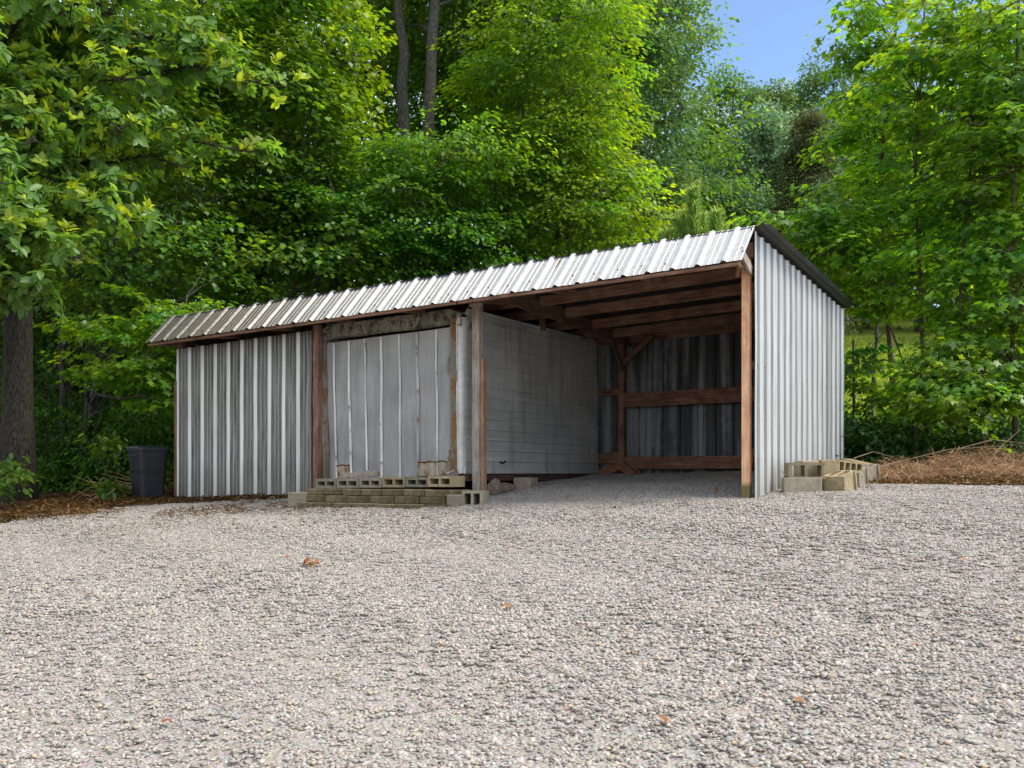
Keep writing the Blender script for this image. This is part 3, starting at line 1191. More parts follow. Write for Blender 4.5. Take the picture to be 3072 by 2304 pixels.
def dx_(f, z):
    return lean(DL + (DR - DL) * f, z) + .012 * math.sin(z * 3 + f * 6) * .4


def dz0(f): return .175 + .045 * f + .008 * math.sin(f * 9)
def dz1(f): return 2.165 + .075 * f


for i_ in range(8):
    f0, f1 = bat[i_], bat[i_ + 1]
    V, F = [], []
    nz, nf = 12, 4
    for j in range(nz + 1):
        for k in range(nf + 1):
            f = f0 + (f1 - f0) * k / nf
            z = dz0(f) + (dz1(f) - dz0(f)) * j / nz
            bul = .010 * math.sin(z * 3.1 + i_ * 1.9) * math.sin(math.pi * k / nf) + .006 * math.sin(z * 7 + f * 11)
            if i_ == 7: bul += .018 * math.exp(-((z - 1.75) / .18) ** 2) * math.sin(math.pi * k / nf)
            V.append(T(dx_(f, z), yd - bul, z))
    for j in range(nz):
        for k in range(nf):
            a_ = j * (nf + 1) + k
            F.append((a_, a_ + 1, a_ + nf + 2, a_ + nf + 1))
    b = MB()
    b.add(V, F)
    b.build('door_panel', M['trailer_door'], tr, smooth=True)
for i_ in range(1, 8):
    f = bat[i_]
    b = MB()
    w2 = .018 if i_ % 2 == 0 else .012
    pts = []
    for j in range(9):
        z = dz0(f) + .01 + (dz1(f) - dz0(f) - .02) * j / 8
        pts.append((dx_(f, z) + .004 * math.sin(z * 6 + i_), z))
    V, F = [], []
    for (xx, z) in pts:
        for (ddx, dy) in ((-w2, -.004), (-w2 * .5, -.016), (w2 * .1, -.018), (w2 * .4, -.006), (w2, -.014), (w2 * 1.3, -.003)):
            V.append(T(xx + ddx, yd + dy - .008, z))
    for j in range(8):
        for k in range(5):
            F.append((j * 6 + k, j * 6 + k + 1, (j + 1) * 6 + k + 1, (j + 1) * 6 + k))
    b.add(V, F)
    b.build('door_batten', M['batten_rust'] if i_ == 6 else M['batten'], tr)
# rusty patches along the bottom of the door
for (f0, f1, h) in ((.075, .18, .18), (.742, .88, .19), (.893, .985, .19)):
    V = []
    nn = 7
    b = MB()
    top, bot = [], []
    for k in range(nn):
        f = f0 + (f1 - f0) * k / (nn - 1)
        z0_ = dz0(f) + .008
        z1_ = z0_ + h + .012 * math.sin(k * 2.1 + f0 * 30)
        bot.append(T(dx_(f, z0_), yd - .022, z0_))
        top.append(T(dx_(f, z1_), yd - .020, z1_))
    vs = bot + top
    b.add(vs, [(k, k + 1, nn + k + 1, nn + k) for k in range(nn - 1)])
    o = b.build('rust_patch', M['patch'], tr)
    sm = o.modifiers.new('t', 'SOLIDIFY')
    sm.thickness = .004
# rust line above the patches
for (f0, f1, h) in ((.07, .183, .19), (.738, .885, .20), (.889, .99, .20)):
    b = MB()
    f_ = [f0 + (f1 - f0) * k / 5 for k in range(6)]
    b.tube([T(dx_(f, dz0(f) + h), yd - .022, dz0(f) + h + .008 * math.sin(f * 70)) for f in f_], .009, 5)
    b.build('rust_lip', M['rust_dark'], tr)
# hinge and latch on the right jamb
for z, hh in ((1.72, .11), (.45, .13)):
    b = MB()
    xx = lean(FR - .195, z)
    b.box(T(xx - .035, yd - .075, z - hh), T(xx + .03, yd - .055, z + hh * .3), None, .003)
    b.tube([T(xx, yd - .075, z - hh), T(xx, yd - .075, z + hh)], .013, 6)
    b.build('hinge', M['frame_rust_side'], tr)
b = MB()
b.tube([T(FR - .30, yd - .06, .30), T(FR - .24, yd - .07, .26), T(FR - .12, yd - .07, .30)], .008, 5)
b.build('latch_bar', M['batten_rust'], tr)
# marker lamps
for xx, zz, rx in ((FL + .055, frame_z(FL) - .10, .045), ((FL + FR) / 2 + .12, frame_z(-5.2) - .055, .05), (FR - .16, frame_z(FR) - .085, .04)):
    b = MB()
    c = Vector(T(lean(xx, zz), yf - .004, zz))
    ring = [c + Vector((math.cos(a) * rx, 0, math.sin(a) * rx * .55)) for a in np.linspace(0, 2 * math.pi, 13)]
    b.tube(ring, .006, 5, False)
    n0 = len(b.v)
    b.add([c + Vector((math.cos(a) * rx * .6, -.004, math.sin(a) * rx * .3)) for a in np.linspace(0, 2 * math.pi, 12)[:-1]] + [c + Vector((0, -.02, 0))],
          [(k, (k + 1) % 11, 11) for k in range(11)])
    b.build('marker_lamp', M['frame_rust'], tr)
b = MB()
c = Vector(T(TX1 + .016, TY0 + .16, 2.26))
b.tube([c + Vector((0, math.cos(a) * .05, math.sin(a) * .035)) for a in np.linspace(0, 2 * math.pi, 13)], .008, 5, False)
b.build('marker_lamp', M['black'], tr)
b = MB()
b.tube([T(TX1 + .02, 1.02, .42), T(TX1 + .045, 1.08, .405), T(TX1 + .02, 1.16, .43)], .014, 5)
b.build('torn_metal', M['black'], tr)

# ------------------------------------------------------------------ concrete blocks
def block_mesh(L, Wd, Hh, holes='z', open_ends=False, seed=0, wall=.032, nh=2):
    """concrete block: L along x, Wd along y, Hh along z; two cores running along the axis `holes` (None: solid)"""
    b = MB()
    rg = random.Random(seed)
    if holes is None:
        b.box((0, 0, 0), (L, Wd, Hh), None, .008)
    else:
        # plan in (a,c): a = long axis, c = the other; extruded along e
        E = {'z': Hh, 'y': Wd}[holes]
        Cc = {'z': Wd, 'y': Hh}[holes]
        cw = (L - wall * (nh + 1)) / nh

        def to(a_, c_, e_): return (a_, c_, e_) if holes == 'z' else (a_, e_, c_)
        # outer shell with bevel + inner cores
        bars = [((0, 0), (L, wall)), ((0, Cc - wall), (L, Cc))]
        for k in range(nh + 1):
            a0 = k * (cw + wall)
            bars.append(((a0, wall), (a0 + wall, Cc - wall)))
        for (a0, c0), (a1, c1) in bars:
            p0, p1 = to(a0, c0, 0), to(a1, c1, E)
            b.box(tuple(min(u_, v_) for u_, v_ in zip(p0, p1)), tuple(max(u_, v_) for u_, v_ in zip(p0, p1)))
        # small flanges on the open ends
        if open_ends:
            for c0 in (0, Cc - wall * 1.1):
                p0, p1 = to(L, c0, 0), to(L + .022, c0 + wall * 1.1, E)
                b.box(tuple(min(u_, v_) for u_, v_ in zip(p0, p1)), tuple(max(u_, v_) for u_, v_ in zip(p0, p1)))
    # worn corners
    b.v = [(x_ + rg.uniform(-.002, .002), y_ + rg.uniform(-.002, .002), z_ + rg.uniform(-.002, .002)) for x_, y_, z_ in b.v] if holes is None else b.v
    return b


step = empty('concrete_block_step', W(-4.8, -.7, -.12), -TH)
tag(step, 'low mossy step of dry stacked concrete blocks in front of the trailer door', 'step')
sx0, sy0, sz0 = -4.8, -.7, -.12


def sblock(x, y, z, L, Wd, Hh, mat, rz=0.0, holes=None, seed=0, ry=0.0, nh=2, wall=.032, open_ends=False):
    b = block_mesh(L, Wd, Hh, holes, open_ends, seed, wall, nh)
    o = b.build('block', M[mat], step)
    o.location = (x - sx0, y - sy0, z - sz0)
    o.rotation_euler = (0, ry, rz)
    return o


def PX(px, py, Yd):            # a photograph pixel (3072 wide) at depth Yd -> world point
    return Vector(((px - 1536) / 3075 * Yd, Yd, CAMZ + (1417 - py) / 3075 * Yd))


# bottom course, bowed outward to the left and partly sunk
rs = random.Random(3)
def row(x0, x1, yA, yB, z, hgt, dep, n, mat, jit=.012, bow=0.0, seed=0, gap=.006):
    Lb = (x1 - x0) / n
    for k in range(n):
        t = (k + .5) / n
        yy = yA + (yB - yA) * t - bow * math.sin(math.pi * t)
        ang = math.atan2((yB - yA) / n * 1.0, Lb)
        sblock(x0 + k * Lb + gap / 2, yy + rs.uniform(-jit, jit), z + rs.uniform(-.003, .003), Lb - gap, dep, hgt, mat, ang * .8 + rs.uniform(-.015, .015), None, seed + k)


row(-5.80, -3.80, -1.12, -1.20, -.235, .115, .20, 6, 'block_moss', bow=.06, seed=10)
row(-5.72, -3.52, -1.04, -1.02, -.115, .088, .20, 6, 'block_moss', bow=.06, seed=30)
row(-5.73, -3.50, -1.03, -1.01, -.022, .082, .19, 7, 'block_moss', bow=.05, seed=50)
sblock(-3.80, -1.03, -.23, .36, .19, .112, 'block_moss', .05, None, 71)
# second line behind, so the top course has something to stand on
row(-5.70, -3.50, -.82, -.80, -.20, .255, .36, 6, 'block_moss', seed=90)
# top course: hollow blocks on their sides, the cores facing the yard
xt = -5.74
tops = ['block_top', 'block_top', 'block_clean', 'block_tan', 'block_top', 'block_tan']
for k in range(6):
    Lb = .350 + (k % 2) * .012
    sblock(xt, -.83 + .01 * k + rs.uniform(-.015, .015), .063 + .006 * k, Lb, .30, .125 + (.012 if k in (3, 5) else 0), tops[k], rs.uniform(-.01, .03), 'y', 110 + k, wall=.034)
    xt += Lb + .008
# block standing at the left end, blocks tipped at the right end
sblock(-6.10, -1.0, -.22, .19, .19, .225, 'block_top', -.1, None, 131)
sblock(-5.92, -1.05, -.22, .20, .19, .225, 'block_top', .05, None, 132)
sblock(-3.50, -1.0, -.19, .22, .19, .19, 'block_top', .25, None, 133)
sblock(-3.32, -.93, -.15, .26, .30, .20, 'block_top', .28, 'y', 134, wall=.032)

# weathered wood on the step, leaning on the door sill
wd = empty('weathered_plank', W(-5.2, -.5, .21), -TH)
tag(wd, 'short split weathered plank lying on the step against the trailer door', 'plank')
b = MB()
b.bar((-.26, 0, .03), (.26, .0, .045), .09, .06)
b.build('plank_body', M['wood_post_gray'], wd)
b = MB()
b.bar((.05, -.02, .08), (.24, -.01, .082), .05, .02)
b.build('splinter', M['wood_post_gray'], wd)

# loose pile at the right by the side wall
def loose_block(px, py, Yd, L, Wd, Hh, rz, mat, label, holes='z', rx=0.0, ry=0.0, wall=.032, nh=2, zfix=None, seed=0):
    p = PX(px, py, Yd)
    b = block_mesh(L, Wd, Hh, holes, True, seed, wall, nh)
    b.v = [(x_ - L / 2, y_ - Wd / 2, z_) for x_, y_, z_ in b.v]
    o = b.build('concrete_block', M[mat])
    o.location = p if zfix is None else (p.x, p.y, zfix)
    o.rotation_euler = (rx, ry, rz)
    tag(o, label, 'concrete block', 'loose concrete blocks piled by the side wall')
    return o


BR = -.25
loose_block(2405, 1484, 12.0, .43, .2, .20, -.12, 'block_clean', 'plain grey block lying flat at the bottom of the pile, nearest the metal wall', None, seed=201)
loose_block(2412, 1437, 12.03, .41, .22, .19, -.06, 'block_tan', 'hollow block with two square cores facing the yard, atop the nearest grey block', 'y', seed=202, wall=.03)
loose_block(2476, 1470, 12.25, .20, .24, .36, .1, 'block_tan', 'tan block standing upright in the middle of the pile', None, seed=203)
loose_block(2515, 1424, 12.75, .40, .40, .165, .45, 'block_tan', 'mossy tan block on top of the pile, its ladder of cores seen from the end', 'y', rx=0, ry=.10, wall=.022, nh=4, seed=204)
loose_block(2520, 1480, 12.1, .24, .36, .24, -.72, 'block_tan', 'hollow block standing in front at the right with rust-stained edges', 'z', rx=.20, seed=205, wall=.03)
loose_block(2560, 1460, 12.75, .22, .40, .21, -.6, 'block_clean', 'grey hollow block with open top behind the stained one', 'z', rx=.16, seed=206, wall=.03)
loose_block(2592, 1445, 13.3, .22, .40, .20, -.75, 'block_clean', 'last grey block of the pile, next to the brush', 'z', rx=.16, seed=207, wall=.03)
loose_block(2580, 1412, 14.0, .5, .22, .12, -.9, 'block_tan', 'orange stained slab block slanting down behind the pile', 'y', ry=.2, seed=208)
loose_block(2440, 1430, 12.5, .42, .2, .19, .1, 'block_clean', 'added block behind the cored block that darkens its cores, against the metal wall', None, seed=210)  # backing block added so the cores read dark
loose_block(2425, 1392, 12.1, .2, .15, .04, .05, 'block_clean', 'small flat concrete chip lying on top of the cored block', None, seed=209)

# support block and stones under the trailer
p = W(-3.95, 1.35, .02)
b = block_mesh(.3, .2, .18, None, False, 300)
o = b.build('concrete_block', M['block_clean'])
o.location = p
o.rotation_euler = (0, 0, -TH)
tag(o, 'half buried concrete block propping the trailer rail in the gravel', 'concrete block')


def rock(px, lx, ly, s, seed, mat, label):
    rg = np.random.default_rng(seed)
    import bmesh
    bm = bmesh.new()
    bmesh.ops.create_icosphere(bm, subdivisions=2, radius=.5)
    for v in bm.verts:
        f = 1 + .22 * math.sin(v.co.x * 7 + seed) * math.sin(v.co.y * 6 + seed * 2) + rg.uniform(-.06, .06)
        v.co = Vector((v.co.x * s[0] * f, v.co.y * s[1] * f, v.co.z * s[2] * f))
    me = bpy.data.meshes.new('rock')
    bm.to_mesh(me)
    bm.free()
    me.materials.append(M[mat])
    o = bpy.data.objects.new('rock', me)
    COL.objects.link(o)
    q = W(lx, ly)
    o.location = (q.x, q.y, Hs(q.x, q.y) + s[2] * .32)
    o.rotation_euler = (0, 0, seed)
    tag(o, label, 'rock', 'stones beside the middle post')
    return o


rock(0, -3.68, .42, (.22, .22, .26), 1, 'rock', 'tall pale brown rock right behind the middle post')
rock(0, -3.72, .75, (.22, .2, .17), 2, 'rock', 'rounded brown rock second from the middle post')
rock(0, -3.78, 1.02, (.14, .14, .10), 4, 'wood_scrap', 'small reddish stone furthest from the middle post')

# scrap lumber in the back corner of the bay
for k, (lx, ly, L, an, tl, lab) in enumerate(((-3.62, 3.95, .5, .5, .5, 'orange brown board end leaning to the left of the back post'), (-3.35, 3.92, .42, 2.4, .55, 'short orange board leaning to the right against the back post'), (-3.2, 4.0, .32, 1.9, .2, 'stub of red lumber lying by the sill board'))):
    q = W(lx, ly)
    e = empty('scrap_board', (q.x, q.y, Hs(q.x, q.y)), -TH)
    tag(e, lab, 'board', 'scrap lumber in the bay corner')
    b = MB()
    b.bar((-.5 * L * math.cos(an), 0, .0), (.5 * L * math.cos(an), .05, L * math.sin(tl) * .8), .04, .13)
    b.build('board', M['wood_scrap'], e)
# small stake in the gravel of the bay
q = W(-.62, .55)
b = MB()
b.bar((0, 0, -.03), (.004, 0, .075), .035, .03, up=(0, 1, 0))
o = b.build('wooden_stake', M['wood_scrap'])
o.location = (q.x, q.y, Hs(q.x, q.y))
tag(o, 'small brown wooden stake sticking up from the gravel inside the open bay', 'stake')
# wire rod by the side wall
b = MB()
q0, q1 = PX(2345, 1412, 12.1), PX(2363, 1428, 11.95)
b.tube([q0, (q0 + q1) / 2 + Vector((0, 0, -.01)), q1], .006, 5)
o = b.build('bent_rod', M['steel'])
tag(o, 'thin bent metal rod poking out between the side wall and the concrete blocks', 'rod')

# ------------------------------------------------------------------ bin and bags
q = W(-9.95, -.12)
bz = Hs(q.x, q.y)
bn = empty('trash_bin', (q.x, q.y, bz - .01), R(44))
bn.scale = (.86, .86, 1.0)
tag(bn, 'dark blue-grey square plastic trash bin with closed lid beside the left end of the shed', 'trash bin')


def rrect(w, d, r, z, n=4):
    pts = []
    for cx_, cy_, a0 in ((w / 2 - r, d / 2 - r, 0), (-w / 2 + r, d / 2 - r, 90), (-w / 2 + r, -d / 2 + r, 180), (w / 2 - r, -d / 2 + r, 270)):
        for k in range(n + 1):
            a = R(a0 + 90 * k / n)
            pts.append((cx_ + r * math.cos(a), cy_ + r * math.sin(a), z))
    return pts


def loft(rings, capb=True, capt=True):
    b = MB()
    n = len(rings[0])
    for rg_ in rings: b.v += [tuple(p) for p in rg_]
    for j in range(len(rings) - 1):
        for k in range(n):
            k2 = (k + 1) % n
            b.f.append((j * n + k, j * n + k2, (j + 1) * n + k2, (j + 1) * n + k))
    if capb: b.f.append(tuple(reversed(range(n))))
    if capt: b.f.append(tuple((len(rings) - 1) * n + k for k in range(n)))
    return b


b = loft([rrect(.44, .44, .06, 0), rrect(.45, .45, .06, .02), rrect(.50, .50, .06, .40), rrect(.515, .515, .06, .45), rrect(.52, .52, .06, .46), rrect(.54, .54, .06, .60), rrect(.56, .56, .06, .755), rrect(.60, .60, .06, .757), rrect(.60, .60, .06, .775)])
b.build('bin_body', M['bin'], bn)
b = loft([rrect(.605, .605, .06, .772), rrect(.625, .625, .07, .778), rrect(.625, .625, .07, .815), rrect(.60, .60, .06, .832), rrect(.44, .44, .05, .85), rrect(.42, .42, .05, .842)])
b.build('bin_lid', M['bin'], bn)
for sx_ in (-.16, 0, .16):
    b = MB()
    b.bar((sx_, -.275, .70), (sx_, -.245, .30), .035, .012, up=(0, 1, 0))
    b.build('bin_rib', M['bin'], bn)
b = MB()
b.bar((-.286, -.12, .69), (-.286, .12, .69), .03, .03)
b.build('bin_handle', M['bin'], bn)
b = MB()
b.box((-.12, -.30, .68), (.12, -.272, .73), None, .004)
b.build('bin_handle', M['bin'], bn)


def blob(name, c, s, seed, m, sub=3, amp=.18, fr=5):
    import bmesh
    bm = bmesh.new()
    bmesh.ops.create_icosphere(bm, subdivisions=sub, radius=.5)
    for v in bm.verts:
        p = v.co.normalized()
        f = 1 + amp * math.sin(p.x * fr + seed) * math.sin(p.y * fr * 1.2 + seed * 2) + amp * .6 * math.sin(p.z * fr * 2.1 + p.x * fr * 1.7 + seed)
        v.co = Vector((v.co.x * s[0] * f, v.co.y * s[1] * f, v.co.z * s[2] * f))
    me = bpy.data.meshes.new(name)
    bm.to_mesh(me)
    bm.free()
    me.shade_smooth()
    me.materials.append(m)
    o = bpy.data.objects.new(name, me)
    COL.objects.link(o)
    o.location = c
    return o


q = W(-9.48, .38)
o = blob('trash_bag', (q.x, q.y, Hs(q.x, q.y) + .16), (.42, .4, .40), 2, M['bag'])
tag(o, 'crumpled black trash bag on the ground between the bin and the shed', 'trash bag', 'black trash bags')
q = W(-9.55, .62)
o = blob('trash_bag', (q.x, q.y, Hs(q.x, q.y) + .52), (.45, .42, .45), 5, M['bag'])
tag(o, 'upper black trash bag heaped behind the bin', 'trash bag', 'black trash bags')

# ------------------------------------------------------------------ vegetation
def tmpl_leaf2():
    v = np.array([(0, 0, 0), (.30, .48, .07), (0, 1, -.05), (-.30, .48, .07)], float)
    f = np.array([(0, 1, 2), (0, 2, 3)])
    return v, f


def tmpl_oval():
    v = np.array([(0, 0, 0), (.20, .30, .05), (.21, .68, .04), (0, 1, -.08), (-.21, .68, .04), (-.20, .30, .05), (0, .5, -.01)], float)
    f = np.array([(0, 1, 6), (1, 2, 6), (2, 3, 6), (3, 4, 6), (4, 5, 6), (5, 0, 6)])
    return v, f


def tmpl_maple():
    # five pointed lobes
    ang = [-150, -115, -75, -45, -20, 0, 20, 45, 75, 115, 150]
    pts = [(0, 0, 0)]
    rad = [.33, .22, .52, .26, .30, .62, .30, .26, .52, .22, .33]
    A = [158, 128, 62, 84, 24, 0, -24, -84, -62, -128, -158]
    seq = [(150, .30), (105, .24), (68, .55), (38, .30), (0, .62), (-38, .30), (-68, .55), (-105, .24), (-150, .30)]
    vs = [(0, .36, 0)]
    for a, r_ in seq:
        vs.append((math.sin(R(a)) * r_, .36 + math.cos(R(a)) * r_, -.06 * (r_ > .5) - .02))
    f = [(0, i_, i_ + 1) for i_ in range(1, len(seq))]
    f.append((0, len(seq), 1))
    return np.array(vs, float), np.array([(a, c, b_) for a, b_, c in f])


TM = {'leaf2': tmpl_leaf2(), 'oval': tmpl_oval(), 'maple': tmpl_maple()}


def norm(a):
    return a / np.maximum(np.linalg.norm(a, axis=1, keepdims=True), 1e-6)


def leaf_arrays(pos, axis, nrm, size, kind, tint, wid=1.0):
    tv, tf = TM[kind]
    y = norm(axis)
    z = nrm - (nrm * y).sum(1, keepdims=True) * y
    z = norm(z)
    x = np.cross(y, z)
    n, k = len(pos), len(tv)
    V = pos[:, None, :] + size[:, None, None] * (tv[None, :, 0:1] * wid * x[:, None, :] + tv[None, :, 1:2] * y[:, None, :] + tv[None, :, 2:3] * z[:, None, :])
    F = tf[None] + (np.arange(n) * k)[:, None, None]
    T_ = np.repeat(tint, len(tf), 0)
    return V.reshape(-1, 3), F.reshape(-1, 3), T_


def in_view(p, m=1.5, slack=.10):
    X, Y, Z = p[:, 0], p[:, 1], p[:, 2]
    return (Y > 1) & (np.abs(X) < (.5 + slack) * Y + m) & ((Z - CAMZ) < (.461 + slack) * Y + m)


TRI = [0]


def pad_crown(rg, pads, pr, per, size, outc, kind='leaf2', flat=.22, droop=.35, up=.8, jit=.55, tip=.12, tint=(1, 1, 1), tipc=(1.75, 1.5, .8), var=.25, wid=1.0, sv=.3, hue=.12):
    """leaves in flattened sprays about each pad centre"""
    n = len(pads) * per
    c = np.repeat(pads, per, 0)
    prr = np.repeat(pr if hasattr(pr, '__len__') else np.full(len(pads), pr), per)
    a = rg.uniform(0, 2 * np.pi, n)
    r = np.sqrt(rg.uniform(0, 1, n))
    dx = np.cos(a) * r
    dy = np.sin(a) * r
    # each spray is tilted
    tilt = np.repeat(rg.normal(0, .22, (len(pads), 2)), per, 0)
    dz = rg.normal(0, flat * .5, n) - droop * r * r * .6 + tilt[:, 0] * dx + tilt[:, 1] * dy
    pos = c + np.stack([dx, dy, dz], 1) * prr[:, None]
    out = norm(c - outc) * 1.0
    out[:, 2] *= .3
    axis = np.stack([dx, dy, -.25 - .5 * r], 1) + .5 * out + rg.normal(0, .35, (n, 3))
    nr = np.stack([dx * .35, dy * .35, np.full(n, up)], 1) + .35 * out + rg.normal(0, jit, (n, 3)) * .6
    padt = np.repeat(rg.uniform(1 - var, 1 + var, len(pads)), per)
    br = padt * rg.uniform(.78, 1.22, n)
    t = np.array(tint)[None] * br[:, None]
    hs = np.repeat(rg.normal(-.04, hue, len(pads)), per) + rg.normal(0, .05, n)
    t = t * np.stack([1 + hs, np.ones(n), 1 - hs * .6], 1)
    young = (rg.uniform(0, 1, n) < tip * (r > .55) * 2) | (rg.uniform(0, 1, n) < tip * .25)
    t[young] = t[young] * np.array(tipc)[None]
    sz = size * rg.uniform(1 - sv, 1 + sv, n)
    k = in_view(pos)
    V, F, T_ = leaf_arrays(pos[k], axis[k], nr[k], sz[k], kind, np.clip(t[k], .02, 6), wid)
    return V, F, T_


def ellipsoid_pads(rg, c, rad, n, shell=.45, zmin=-1.0):
    d = norm(rg.normal(0, 1, (n * 3, 3)))
    r = rg.uniform(shell ** 3, 1, n * 3) ** (1 / 3)
    p = d * r[:, None]
    p = p[p[:, 2] > zmin][:n]
    # lumpy outline
    lump = 1 + .16 * np.sin(p[:, 0] * 4.3 + c[0]) * np.sin(p[:, 2] * 5.1 + c[1]) + .10 * np.sin(p[:, 1] * 7 + p[:, 2] * 6)
    return np.array(c)[None] + p * lump[:, None] * np.array(rad)[None]


def wobble_path(a, b_, n, amp, rg):
    a, b_ = np.array(a, float), np.array(b_, float)
    pts = []
    o = np.zeros(3)
    L = np.linalg.norm(b_ - a)
    for i_ in range(n + 1):
        t = i_ / n
        pts.append(a + (b_ - a) * t + o * (1 if 0 < i_ < n else 0))
        o = o * .6 + rg.normal(0, amp * L, 3)
    return pts


def join_arrays(lst):
    V, F, T_ = [], [], []
    o = 0
    for v, f, t in lst:
        V.append(v)
        F.append(f + o)
        T_.append(t)
        o += len(v)
    return np.concatenate(V), np.concatenate(F), np.concatenate(T_)


def tree(name, label, cat, base, trunk_top, tr_r, crowns, leaf, seed, barkm='bark_gray', group=None, sides=8, twigs=True, limbs=9, trunk_pts=None, limb_r=.35, tr_end=.25):
    """crowns: list of dict(c, rad, n, pr, per, size, ...)"""
    rg = np.random.default_rng(seed)
    bx, by = base[0], base[1]
    bz = Hs(bx, by) - .12
    root = empty(name, (bx, by, bz))
    tag(root, label, cat, group)
    off = np.array([bx, by, bz])
    path = trunk_pts if trunk_pts is not None else wobble_path((bx, by, bz), trunk_top, 9, .008, rg)
    path = [np.array(p, float) for p in path]
    path[0][2] = bz
    m_ = len(path)
    radii = [tr_r * (1 - (1 - tr_end) * (i_ / (m_ - 1))) for i_ in range(m_)]
    radii[0] *= 1.5
    if m_ > 2: radii[1] *= 1.06
    b = MB()
    b.tube([p - off for p in path], radii, sides)
    b.build('trunk', M[barkm], root, smooth=True)
    allp = []
    lst = []
    for cdef in crowns:
        kw = dict(cdef)
        c, rad, n = kw.pop('c'), kw.pop('rad'), kw.pop('n')
        shell, zmin = kw.pop('shell', .45), kw.pop('zmin', -1.0)
        pads = ellipsoid_pads(rg, c, rad, n, shell, zmin)
        prv = kw.pop('pr') * rg.uniform(.65, 1.3, len(pads))
        per, size = kw.pop('per'), kw.pop('size')
        V, F, T_ = pad_crown(rg, pads, prv, per, size, np.array(c) - np.array([0, 0, rad[2] * .4]), **kw)
        lst.append((V, F, T_))
        allp.append(pads)
    V, F, T_ = join_arrays(lst)
    TRI[0] += len(F)
    o = raw_mesh('crown', V - off[None], F, M[leaf], root, tint=T_)
    pads = np.concatenate(allp)
    if twigs:
        b = MB()
        tp = np.array(path)
        ends = pads[rg.choice(len(pads), min(limbs, len(pads)), replace=False)]
        nodes = [tp]
        for e in ends:
            h = e[2] - np.linalg.norm(e[:2] - tp[-1, :2]) * .6
            j = int(np.clip(np.searchsorted(tp[:, 2], h), 1, m_ - 1))
            a0 = tp[j]
            pts = wobble_path(a0, e, 6, .035, rg)
            for q_, pt in enumerate(pts):
                pt[2] += math.sin(q_ / 6 * math.pi) * .12 * np.linalg.norm(e - a0)
            r0 = radii[j] * limb_r
            b.tube([p - off for p in pts], [r0 * (1 - .8 * k / 6) + .006 for k in range(7)], 6)
            nodes.append(np.array(pts))
        nodes = np.concatenate(nodes)
        vis = pads[in_view(pads)]
        for p in vis[::1]:
            d = np.linalg.norm(nodes - p, axis=1) + np.where(nodes[:, 2] > p[2] + .3, 3, 0)
            a0 = nodes[int(np.argmin(d))]
            mid = (a0 + p) / 2 + rg.normal(0, .06, 3) * np.linalg.norm(a0 - p)
            mid[2] += .05 * np.linalg.norm(a0 - p)
            b.tube([a0 - off, mid - off, p - off], [.012 + tr_r * .05, .010, .004], 4, False)
        bo = b.build('branches', M[barkm], root)
        if 'sapling' in name: bo['kind'] = 'stuff'
        TRI[0] += len(b.f) * 2
    return root


